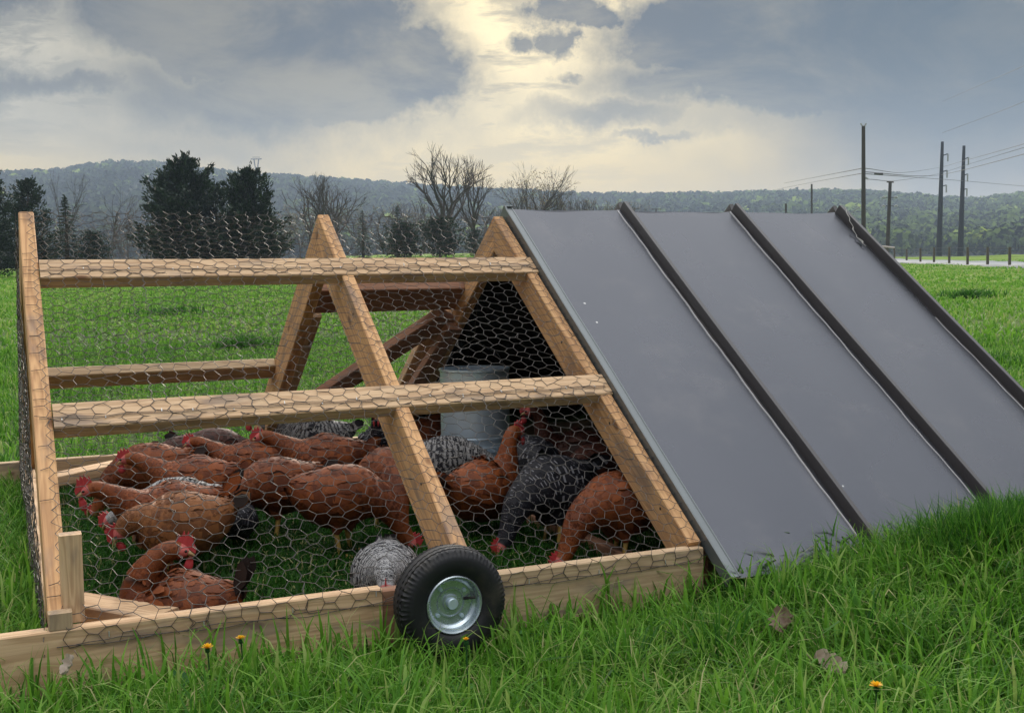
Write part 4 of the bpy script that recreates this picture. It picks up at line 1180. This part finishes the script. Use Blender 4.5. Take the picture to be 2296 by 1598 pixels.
for px, py, r, k, lb in [(1215, 1420, .10, 12, 'broad leafed weed in the grass just right of the wheel'), (845, 1560, .08, 10, 'broad leafed weed at the bottom of the picture below the wheel'),
                      (1010, 1560, .07, 9, 'low broad leafed weed in the foreground left of centre'), (2080, 1240, .09, 10, 'leafy weed in the tall grass at the foot of the roof'),
                      (2160, 1470, .09, 10, 'leafy weed in the grass at the lower right'), (430, 1540, .08, 10, 'leafy weed in the foreground grass at the lower left'),
                      (1500, 1520, .08, 10, 'broad leafed weed in the foreground between wheel and roof foot')]:
    p = gpt(px, py, .04); leaf_rosette('weed', (p[0], p[1], p[2] + .03), r, k, M_WEED, lb, 'weed', .36, .9, 'broad leafed weeds in the foreground grass')
# dandelions
def dandelion(px, py, z_up, label, open_=1.):
    d = ray(px, py); Rr = {465: 2.42, 540: 2.44, 1965: 2.12, 1045: 2.3}.get(px, 2.4)
    c = CAM + d * Rr; g = float(gz(c[0], c[1])); root = empty('dandelion', (c[0], c[1], g)); tag(root, label, 'dandelion', 'yellow dandelions in the grass')
    h = c[2] - g; mb = MB(); mb.tube([(0.01, .01, 0), (.004, .006, h * .6), (0, 0, h)], .0016, 6); mb.build('stem', M_WEED, root)
    mb = MB(); fr = []
    for ring, (n, L, el) in enumerate([(20, .0125, .30), (18, .011, .70), (14, .0085, 1.05), (8, .005, 1.35)]):
        for i in range(n):
            a = 2 * math.pi * (i + .3 * ring) / n + random.uniform(-.1, .1); l = L * open_ * random.uniform(.85, 1.1); e = el + random.uniform(-.15, .15) + (1 - open_)
            cx, sx = math.cos(a), math.sin(a)
            vs = []
            for f, w_ in ((0, .0008), (.7, .0014), (1., .0009)):
                for s in (-1, 1): vs.append((l * f * math.cos(e) * cx - s * w_ * sx, l * f * math.cos(e) * sx + s * w_ * cx, h + l * f * math.sin(e)))
            mb.add(vs, [(0, 1, 3, 2), (2, 3, 5, 4)]); fr += [random.random()] * 6
    o = mb.build('bloom', M_PETAL, root); a = o.data.attributes.new('fr', 'FLOAT', 'POINT'); a.data.foreach_set('value', fr)
    mb = MB(); mb.lathe([(.0012, h - .010), (.0045, h - .008), (.005, h - .001)], (0, 0, 0), 'Z', 10); mb.build('calyx', M_WEED, root, smooth=True)
dandelion(465, 1452, .1, 'half open yellow dandelion before the front rail, left of the other one near it')
dandelion(540, 1432, .1, 'ragged yellow dandelion before the front rail, right of the other one near it', .85)
dandelion(1965, 1538, .1, 'round yellow dandelion in the foreground grass at the lower right')
dandelion(1045, 1435, .1, 'pale yellow dandelion bud low in the grass under the wheel', .6)
# dead leaves
def dead_leaf(px, py, Rr, size, label, rz, tone=(0., 1.)):
    c = CAM + ray(px, py) * Rr; n = 9; mb = MB(); vs = []; fr = []
    for i in range(n + 1):
        f = i / n; wdt = size * .55 * math.sin(math.pi * (f * .94 + .03)) ** .7 * (1 + .22 * math.sin(i * 2.7))
        for j in range(5):
            s = (j - 2) / 2
            zz = abs(s) ** 1.5 * size * .30 + .06 * size * math.sin(i * 1.9 + j) - .12 * size * math.sin(f * 3)
            vs.append((size * (f - .5), s * wdt * .8, zz)); fr.append(random.uniform(*tone))
    fs = [(i * 5 + j, i * 5 + j + 1, i * 5 + j + 6, i * 5 + j + 5) for i in range(n) for j in range(4)]
    mb.add(vs, fs); mb.tube([(size * .5, 0, -.01), (size * .72, .004, .0)], .001, 5); fr += [.2] * 10
    o = mb.build('dead_leaf', M_DEAD, None, smooth=True); a = o.data.attributes.new('fr', 'FLOAT', 'POINT'); a.data.foreach_set('value', fr)
    o.location = c; o.rotation_euler = (random.uniform(-.9, .9), random.uniform(-1.2, -.3), rz); tag(o, label, 'dead leaf', 'curled dead leaves in the grass')
dead_leaf(155, 1490, 2.36, .038, 'pale torn dead leaf against the front rail at the lower left', .3, (.6, 1.))
dead_leaf(1858, 1492, 2.42, .065, 'curled grey brown dead leaf in the foreground grass at the lower right', 2.2, (.2, .9))
dead_leaf(2232, 1320, 2.95, .065, 'tan dead leaf caught on the grass bank at the right edge', 1.2, (.4, 1.))
dead_leaf(1755, 1392, 2.66, .06, 'brown dead leaf sunk in the grass below the first roof panel', .9, (0., .3))

# ------------------------------------------------------------------ evergreens
def evergreen(name, px, ptop, R, wpx, label, group, cards_n=5200, shape='cedar', seed=1, sink=0.):
    top = at(px, ptop, R); g = float(gz(top[0], top[1])); Hh = top[2] - g + sink; W = wpx / F_ * R * .5
    rg = np.random.default_rng(seed); root = empty(name, (top[0], top[1], g - sink)); tag(root, label, 'tree', group)
    mb = MB(); mb.tube([(0, 0, 0), (.05, .02, Hh * .5), (0, 0, Hh * .94)], [Hh * .030, Hh * .018, .01], 8); mb.build('trunk', M_BARK, root, smooth=True)
    nb = 150 if shape == 'cedar' else 110
    C = []; Dr = []; S_ = []
    for b in range(nb):
        f = (b + rg.random()) / nb; z0 = Hh * (.02 + .95 * f)
        if shape == 'cedar': rr = W * (1 - f ** 1.5) ** .75 * (.45 + .80 * rg.random()); rise = .55 + .7 * f
        else: rr = W * (1 - f) ** .85 * (.75 + .35 * rg.random()) + .04; rise = .05 - .1 * (1 - f)
        a = rg.uniform(0, 2 * math.pi) if shape == 'cedar' else b * 2.399
        u = np.array([math.cos(a), math.sin(a), 0])
        m_ = int(1.9 * cards_n / nb * (.35 + 1.3 * (1 - f)))
        t = rg.uniform(.12, 1., m_) ** .6
        P = u[None] * (rr * t)[:, None]; P[:, 2] += z0 + rise * rr * t ** 1.3 - (0 if shape == 'cedar' else .10 * rr * t)
        sp = rr * (.17 * (1.1 - t * .8)) + .03
        P += rg.normal(size=(m_, 3)) * sp[:, None] * np.array([1, 1, .55 if shape == 'cedar' else .25])
        C.append(P); Dr.append(np.repeat((u + np.array([0, 0, rise]))[None], m_, 0)); S_.append(np.full(m_, max(W * .072, .045)))
    if shape == 'cedar':
        for b in range(18):   # spiky leaders
            z0 = Hh * rg.uniform(.45, .98); a = rg.uniform(0, 6.28); rr = W * (1 - (z0 / Hh) ** 1.5) ** .75 * .9
            P0 = np.array([rr * math.cos(a), rr * math.sin(a), z0]); k = 26; t = np.linspace(0, 1, k)
            L = Hh * rg.uniform(.05, .11); P = P0 + np.outer(t, np.array([math.cos(a) * .45, math.sin(a) * .45, .9])) * L + rg.normal(size=(k, 3)) * (W * .045 * (1.1 - t))[:, None]
            C.append(P); Dr.append(np.repeat([[0, 0, 1.]], k, 0)); S_.append(np.full(k, W * .055))
    C = np.concatenate(C); Dr = np.concatenate(Dr); S_ = np.concatenate(S_); n = len(C)
    d = Dr / np.linalg.norm(Dr, axis=1)[:, None] + rg.normal(size=(n, 3)) * .45; d /= np.linalg.norm(d, axis=1)[:, None]
    s = rg.normal(size=(n, 3)); s -= d * (s * d).sum(1)[:, None]; s /= np.linalg.norm(s, axis=1)[:, None]
    L = (S_ * rg.uniform(.7, 1.7, n))[:, None]
    V = np.stack([C - d * L * .5, C - s * L * .22, C + d * L * .7, C + s * L * .22], 1).reshape(-1, 3)
    fr = np.repeat(np.clip(rg.normal(.45, .25, n), 0, 1), 4)
    link(bpy.data.objects.new('crown', np_mesh('crown', V, quads=quads_for(n), mats=[M_CEDAR], vattr={'fr': fr})), root)
GE = 'dark evergreens beyond the field'
for i, (px, pt, R, wp, lb, shp, cn) in enumerate([
    (412, 350, 68, 188, 'tallest dark cedar of the clump behind the left bay', 'cedar', 11000),
    (362, 388, 70, 92, 'narrow cedar forming the left shoulder of the clump', 'cedar', 5000),
    (552, 377, 66, 168, 'dark cedar with a twin spiky top at the right of the clump', 'cedar', 9500),
    (482, 418, 69, 125, 'lower cedar filling the gap in the middle of the clump', 'cedar', 5000),
    (60, 396, 74, 120, 'bushy dark cedar at the left edge above the corner of the coop', 'cedar', 6500),
    (-18, 388, 70, 110, 'dark cedar cut off by the left edge of the picture', 'cedar', 6500),
    (144, 432, 78, 78, 'small pointed spruce between the left cedars and the clump', 'spruce', 4200),
    (890, 460, 95, 58, 'small spire shaped spruce right of the centre frame peak', 'spruce', 3000),
    (812, 468, 100, 46, 'little spruce close beside the centre frame peak', 'spruce', 2600),
    (985, 492, 88, 110, 'low dark evergreen seen through the wire left of the roof peak', 'cedar', 4200),
    (905, 505, 86, 100, 'broad low evergreen behind the upper wire right of the centre frame', 'cedar', 4200),
    (205, 520, 80, 90, 'low dark juniper behind the upper wire of the left bay', 'cedar', 3600),
    (1065, 515, 90, 60, 'low evergreen close to the roof peak behind the wire', 'cedar', 2600)]):
    evergreen('evergreen_tree', px, pt, R, wp, lb, GE, cn, shp, seed=30 + i)

# ------------------------------------------------------------------ bare trees
def bare_mesh(seed, style='vase', buds=0, maxl=5):
    rg = random.Random(seed); mb = MB(); tips = []
    def grow(p, d, L, r, lvl):
        n = 3 if lvl < 4 else 2; pts = [p]; rr = [r]; q = p.copy(); dd = d.copy()
        for i in range(n):
            dd = (dd + Vector((rg.gauss(0, .13), rg.gauss(0, .13), .07 if lvl else 0))).normalized(); q = q + dd * (L / n); pts.append(q.copy()); rr.append(r * (1 - .42 * (i + 1) / n))
        mb.tube(pts, rr, 6 if lvl < 2 else 4 if lvl < 3 else 3, caps=False)
        if lvl >= (maxl if style != 'brush' else 4) or r < .0018: tips.append(q); return
        k = (3 if rg.random() < .55 else 2) if lvl < 5 else 2
        if lvl == 0: k = 4 if style == 'vase' else 3
        for j in range(k):
            ang = rg.uniform(.25, .62) * (1. if lvl else 1.05); a = rg.uniform(0, 6.283) if lvl else 6.283 * (j + rg.random() * .5) / k
            x = dd.orthogonal().normalized(); x.rotate(Matrix.Rotation(a, 3, dd).to_quaternion())
            nd = (dd * math.cos(ang) + x * math.sin(ang)).normalized()
            grow(q, nd, L * rg.uniform(.62, .88), r * rg.uniform(.50, .66), lvl + 1)
        if lvl in ((1, 2, 3) if style != 'vase' else (1, 2)):
            for s in range(2 if style != 'vase' else 1):
                i = rg.randint(1, n - 1); x = dd.orthogonal().normalized(); x.rotate(Matrix.Rotation(rg.uniform(0, 6.28), 3, dd).to_quaternion())
                grow(pts[i], (dd * .6 + x * .75).normalized(), L * .5, rr[i] * .38, lvl + 2)
    if style == 'brush':
        for k in range(4): grow(Vector((rg.gauss(0, .03), rg.gauss(0, .03), 0)), Vector((rg.gauss(0, .35), rg.gauss(0, .35), 1)).normalized(), .30, .016, 1)
    elif style == 'vase':
        for k in range(2): grow(Vector((k * .03, 0, 0)), Vector((.18 * (k * 2 - 1), .1 * (1 - k), 1)).normalized(), .26, .024, 0)
    else: grow(Vector((0, 0, 0)), Vector((0, 0, 1)), .36, .026, 0)
    zmax = max(v[2] for v in mb.v); xm = max(abs(v[0]) for v in mb.v)
    mb.v = [(x / zmax, y / zmax, z / zmax) for x, y, z in mb.v]; tips = [t / zmax for t in tips]
    V = np.array(mb.v); 
    me = bpy.data.meshes.new('limbs'); me.from_pydata(mb.v, [], mb.f); me.materials.append(M_BARK)
    bm_ = None
    if buds:
        T_ = np.array([tuple(t) for t in tips]); r2 = np.random.default_rng(seed); c = np.repeat(T_, buds, 0); c = c + r2.normal(size=c.shape) * .018
        bm_ = np_mesh('buds', cards(c, .016, r=r2), quads=quads_for(len(c)), mats=[M_BUD], vattr={'fr': np.repeat(r2.random(len(c)), 4)})
    return me, bm_
BT = [bare_mesh(101, 'vase'), bare_mesh(202, 'vase'), bare_mesh(303, 'single'), bare_mesh(404, 'single', 3), bare_mesh(505, 'brush', 2), bare_mesh(606, 'brush', 1), bare_mesh(707, 'single', 2)]
def bare(px, ptop, R, var, wf, label, group='bare spring trees behind the field', rz=None):
    top = at(px, ptop, R); g = float(gz(top[0], top[1])); h = top[2] - g + .2
    root = bpy.data.objects.new('bare_tree', None); link(root); root.location = (top[0], top[1], g - .2)
    root.rotation_euler = (0, 0, random.uniform(0, 6.28) if rz is None else rz); root.scale = (h * wf, h * wf, h)
    tag(root, label, 'tree', group)
    link(bpy.data.objects.new('limbs', BT[var][0]), root)
    if BT[var][1]: tag(link(bpy.data.objects.new('buds', BT[var][1]), root), kind='stuff')
for a in [(1000, 324, 118, 0, 1.0, 'tallest bare tree, wide fan of limbs against the sky left of the roof peak'),
          (1062, 350, 124, 1, .8, 'bare tree with a fine rounded top just right of the tallest one'),
          (1150, 364, 128, 2, .8, 'thin bare tree standing right above the peak of the roof'),
          (1214, 388, 132, 3, .9, 'round topped budding tree just right of the roof peak'),
          (1180, 400, 165, 6, .9, 'brown budding tree between the thin tree and the round one'),
          (1262, 408, 140, 6, .9, 'lower budding tree right of the round topped one'),
          (745, 388, 120, 1, 1.1, 'bare tree with two arching limbs above the centre frame peak'),
          (700, 415, 126, 5, 1.2, 'scrubby bare tree left of the centre frame peak'),
          (112, 380, 190, 2, .5, 'slender bare tree above the left cedars'),
          (228, 418, 190, 2, .9, 'pale bare tree in the gap left of the cedar clump'),
          (940, 432, 125, 2, .8, 'small bare tree left of the tallest one')]:
    bare(*a)
rb = random.Random(77)
words = ['leftmost', 'second', 'third', 'fourth', 'fifth', 'sixth', 'seventh', 'eighth', 'ninth', 'tenth', 'eleventh', 'twelfth', 'thirteenth', 'fourteenth', 'fifteenth', 'sixteenth', 'seventeenth', 'eighteenth', 'nineteenth', 'twentieth',
         'twenty-first', 'twenty-second', 'twenty-third', 'twenty-fourth', 'twenty-fifth', 'twenty-sixth', 'twenty-seventh', 'twenty-eighth', 'twenty-ninth', 'thirtieth']
xs = [290, 622, 668, 712, 765, 815, 862, 915, 958, 1090, 1125, 1190, 1240, 1275, 1305, 1332, 1358, 1384]
for i, px in enumerate(xs):
    top = np.interp(px, [0, 600, 700, 900, 1000, 1150, 1300, 1400], [480, 470, 462, 460, 450, 438, 432, 448]) + rb.uniform(-10, 12)
    bare(px, top, rb.uniform(190, 260), rb.choice([4, 5, 6, 5, 3]), rb.uniform(.9, 1.4), 'grey brown scrub tree, %s from the left in the hedge line behind the field' % words[i], 'scrub trees in the far hedge line')

# ------------------------------------------------------------------ poles, wires, fence, tower
def pole(name, px, ptop, R, r0, r1, mt, label, parts=None, pxb=None, group='utility poles at the right'):
    t = at(px, ptop, R); b = at(pxb if pxb else px, 560, R); g = float(gz(b[0], b[1])); 
    root = empty(name, (b[0], b[1], g)); tag(root, label, 'utility pole', group)
    tl = Vector(t) - Vector((b[0], b[1], g)); mb = MB(); mb.tube([(0, 0, -.3)] + [tuple(tl * f) for f in (.2, .4, .6, .8, 1.)], [r0 - (r1 - r0) * 0] + [r0 + (r1 - r0) * f for f in (.2, .4, .6, .8, 1.)], 10)
    mb.build('shaft', mt, root, smooth=True, ang=40)
    return root, Vector((b[0], b[1], g)), tl
RTV = Vector(RT)
r_, b_, tl = pole('utility_pole', 1936, 284, 99, .20, .15, M_POLE, 'weathered wooden power pole rising just behind the right end of the roof', pxb=1936.5)
def bars(root, base, lst, nm, mt):
    for q in lst:
        mb = MB()
        if q[0] == 'box': mb.box(q[1], q[2], 0, q[3])
        else: mb.tube(q[1], q[2], 6)
        mb.build(nm, mt, root)
Rz = Matrix.Rotation(math.atan2(RT[1], RT[0]), 3, 'Z')
def rel(base, px, py, R): return Vector(at(px, py, R)) - base
for s in (-1, 1): bars(r_, b_, [('t', [rel(b_, 1936, 284, 99), rel(b_, 1936 + s * 4, 280.5, 99), rel(b_, 1936 + s * 6, 277, 99)], .07)], 'top_insulator', M_PORC)
bars(r_, b_, [('t', [rel(b_, 1937, 396, 99), rel(b_, 1944, 400, 99), rel(b_, 1946, 402, 99)], .08)], 'insulator', M_PORC)
bars(r_, b_, [('t', [rel(b_, 1934, 377.5, 99), rel(b_, 1942, 377.5, 99)], .07)], 'insulator', M_PORC)
bars(r_, b_, [('t', [rel(b_, 1960, 389.6, 99), rel(b_, 1980, 390.2, 99)], .10)], 'line_spacer', M_CABLE)
r_, b_, tl = pole('utility_pole', 1996, 408, 150, .26, .20, M_POLE, 'short wooden pole with a small crossarm between the tall wooden and steel poles', pxb=1989)
bars(r_, b_, [('t', [rel(b_, 1988, 408, 150), rel(b_, 2004, 408.5, 150)], .09)], 'crossarm', M_POLE)
for k, (x0, y0) in enumerate([(1981, 443), (2009, 443), (1981, 462), (2009, 462)]):
    bars(r_, b_, [('t', [rel(b_, x0 - 4, y0 + 1, 150), rel(b_, x0, y0 - 1.5, 150), rel(b_, x0 + 4, y0 + 1, 150)], .13)], 'insulator', M_PORC)
    bars(r_, b_, [('t', [rel(b_, 1994.5, y0, 150), rel(b_, x0, y0, 150)], .05)], 'bracket', M_POLE)
for (px, ptop, pxb, lb, dxx) in [(2113, 318, 2105, 'tall dark tapering steel pole, left one of the pair', 0), (2161.5, 327, 2153, 'tall dark tapering steel pole, right one of the pair', 47)]:
    r_, b_, tl = pole('utility_pole', px, ptop, 255, .66, .30, M_STEELP, lb, pxb=pxb)
    for (yy) in (0, 37, 70):
        y0 = 345 + yy + (8 if dxx else 0); xr = 2125.5 + dxx * .98 - yy * .05
        bars(r_, b_, [('t', [rel(b_, px + 1 - yy * .1, y0 + 4, 255), rel(b_, xr, y0, 255)], .10)], 'arm', M_STEELP)
        bars(r_, b_, [('t', [rel(b_, xr, y0, 255), rel(b_, xr - .3, y0 + 17, 255)], .16)], 'insulator', M_PORC)
for (px, pt, R, lb) in [(1820, 413, 210, 'thin grey pole far off above the second roof panel'), (1762, 457, 190, 'short dark pole just clearing the top of the roof'), (1422, 466, 260, 'tiny crossarm pole above the roof, left one'), (1471, 468, 270, 'tiny crossarm pole above the roof, right one')]:
    r_, b_, tl = pole('utility_pole', px, pt, R, .20, .16, M_POLE, lb)
    if px < 1500: bars(r_, b_, [('t', [rel(b_, px - 11, pt + 1, R), rel(b_, px + 12, pt + 1.5, R)], .10)], 'crossarm', M_POLE)
def cable(pts, r, label):
    P = catmull([at(*q) for q in pts], 40); mb = MB(); mb.tube([tuple(q) for q in P], r, 4, caps=False)
    tag(mb.build('power_line', M_CABLE, None), label, 'power line', 'overhead lines between the poles')
cable([(1939, 377.5, 99), (2029, 387, 170), (2109, 375, 255), (2160, 361, 200), (2296, 323, 130), (2500, 262, 90)], .030, 'cable from the tall wooden pole across the steel pair, topmost of those rising at right')
cable([(1941, 385.7, 99), (2052, 394.5, 170), (2104, 393, 255), (2161, 381, 200), (2296, 345.6, 130), (2500, 290, 90)], .042, 'thick cable sagging from the tall wooden pole then rising to the right edge')
cable([(1946, 402, 99), (2017, 404.5, 160), (2107, 389, 250), (2180, 366, 200), (2296, 331, 130), (2500, 270, 90)], .030, 'lowest cable leaving the tall wooden pole at its curled insulator')
cable([(1941, 390, 99), (2064, 398.7, 190), (2158, 405.7, 240), (2296, 417.5, 300), (2500, 433, 330)], .04, 'cable that keeps falling gently to the right edge over the hill')
cable([(2113, 298, 255), (2200, 266, 200), (2296, 228, 150), (2500, 140, 100)], .030, 'thin high line rising to the right from above the steel pair')
cable([(2113, 228, 255), (2200, 190, 200), (2296, 148, 150), (2500, 55, 100)], .024, 'faintest and highest line in the upper right sky')
cable([(1934, 377.5, 99), (1821, 399, 210), (1758, 411, 300)], .035, 'upper thin line running left from the tall wooden pole')
cable([(1932, 389, 99), (1821, 409, 210), (1740, 425, 300)], .030, 'lower thin line running left from the tall wooden pole')
cable([(1934, 460, 99), (1905, 480, 130), (1860, 512, 180)], .03, 'guy line slanting down left from the tall wooden pole behind the roof')
# fence
fence = empty('fence', tuple(at(2100, 590, 100))); tag(fence, 'post and wire fence with dark round posts along the road at the right', 'fence')
fb = Vector(fence.location)
FP = [(1985, 553, 582, 132), (2005.5, 556.5, 583, 122), (2033, 558, 588, 113), (2064, 556.5, 590, 105), (2094.5, 555, 591.5, 98), (2128.7, 553.5, 594, 92), (2169.8, 554, 596, 86), (2214.8, 554, 597.5, 81), (2264.3, 553.5, 599, 77), (2322, 553, 602, 72), (2395, 552, 606, 67)]
tops = []
for x0, yt, yb, R in FP:
    t = Vector(at(x0, yt, R)); b = Vector(at(x0, yb, R)); g = float(gz(b[0], b[1])); mb = MB()
    mb.tube([tuple(Vector((t.x, t.y, g - .2)) - fb), tuple(t - fb)], [.095, .085], 9); mb.build('fence_post', M_POST, fence, smooth=True, ang=40); tops.append((t, g))
for f in (.25, .5, .75, .95):
    mb = MB(); mb.tube([tuple(Vector((t.x, t.y, g + (t.z - g) * f)) - fb) for t, g in tops], .008, 4, caps=False); mb.build('fence_wire', M_WIRE, fence)
# pale rail barrier end by the short pole
br = empty('barrier', tuple(at(1992, 566, 125))); tag(br, 'pale horizontal pole barrier at the left end of the fence', 'barrier'); bb = Vector(br.location)
mb = MB(); mb.tube([tuple(Vector(at(1972, 552, 125)) - bb), tuple(Vector(at(2006, 556, 125)) - bb)], .11, 8); mb.build('rail', mat('pale_rail', (.42, .36, .32), .7)[0], br)
mb = MB(); g = at(1990, 555, 125); mb.tube([tuple(Vector((g[0], g[1], float(gz(g[0], g[1])) - .2)) - bb), tuple(Vector(g) - bb)], .10, 8); mb.build('post', M_POST, br)
# transmission tower on the far hill
def tower():
    R = 1050; c = at(575, 372, R); base = float(hz_(np.array(c[0]), np.array(c[1]))); top = at(575, 357, R)[2]; h = top - base
    root = empty('lattice_tower', (c[0], c[1], base)); tag(root, 'tiny lattice power pylon on the skyline above the cedar clump', 'pylon')
    mb = MB(); w = .5 * 14 / F_ * R; ux, uy = RT[0], RT[1]
    def P(a, z, d=0): return (ux * a * w - uy * d * w, uy * a * w + ux * d * w, h * z)
    for d in (-.3, .3):
        for s in (-1, 1):
            mb.tube([P(s * .75, 0, d), P(s * .22, .62, d * .5), P(s * .75, 1., d)], .40, 4)
        mb.tube([P(-.6, .2, d), P(.5, .34, d)], .25, 4); mb.tube([P(.6, .2, d), P(-.5, .34, d)], .25, 4)
        mb.tube([P(-.4, .45, d), P(.25, .6, d)], .25, 4)
    mb.build('frame', M_STEELP, root); mb = MB(); mb.tube([P(-1.7, 1.), P(1.7, 1.)], .5, 4); mb.tube([P(-1.2, 1.06), P(1.2, 1.06)], .3, 4); mb.build('crossarm', M_STEELP, root)
tower()

# ------------------------------------------------------------------ haze: one closed box of even thin air
mt = bpy.data.materials.new('haze_air'); mt.use_nodes = True; nt = mt.node_tree
nt.nodes.remove(nt.nodes['Principled BSDF']); pv = nt.nodes.new('ShaderNodeVolumePrincipled')
pv.inputs['Color'].default_value = (.58, .73, .95, 1); pv.inputs['Density'].default_value = .00034; pv.inputs['Anisotropy'].default_value = .3
nt.links.new(pv.outputs[0], nt.nodes['Material Output'].inputs['Volume'])
mb = MB(); mb.box((200, 500, 47.5), (3400, 3400, 86)); hz = mb.build('haze', mt); hz['kind'] = 'stuff'; hz.display_type = 'WIRE'
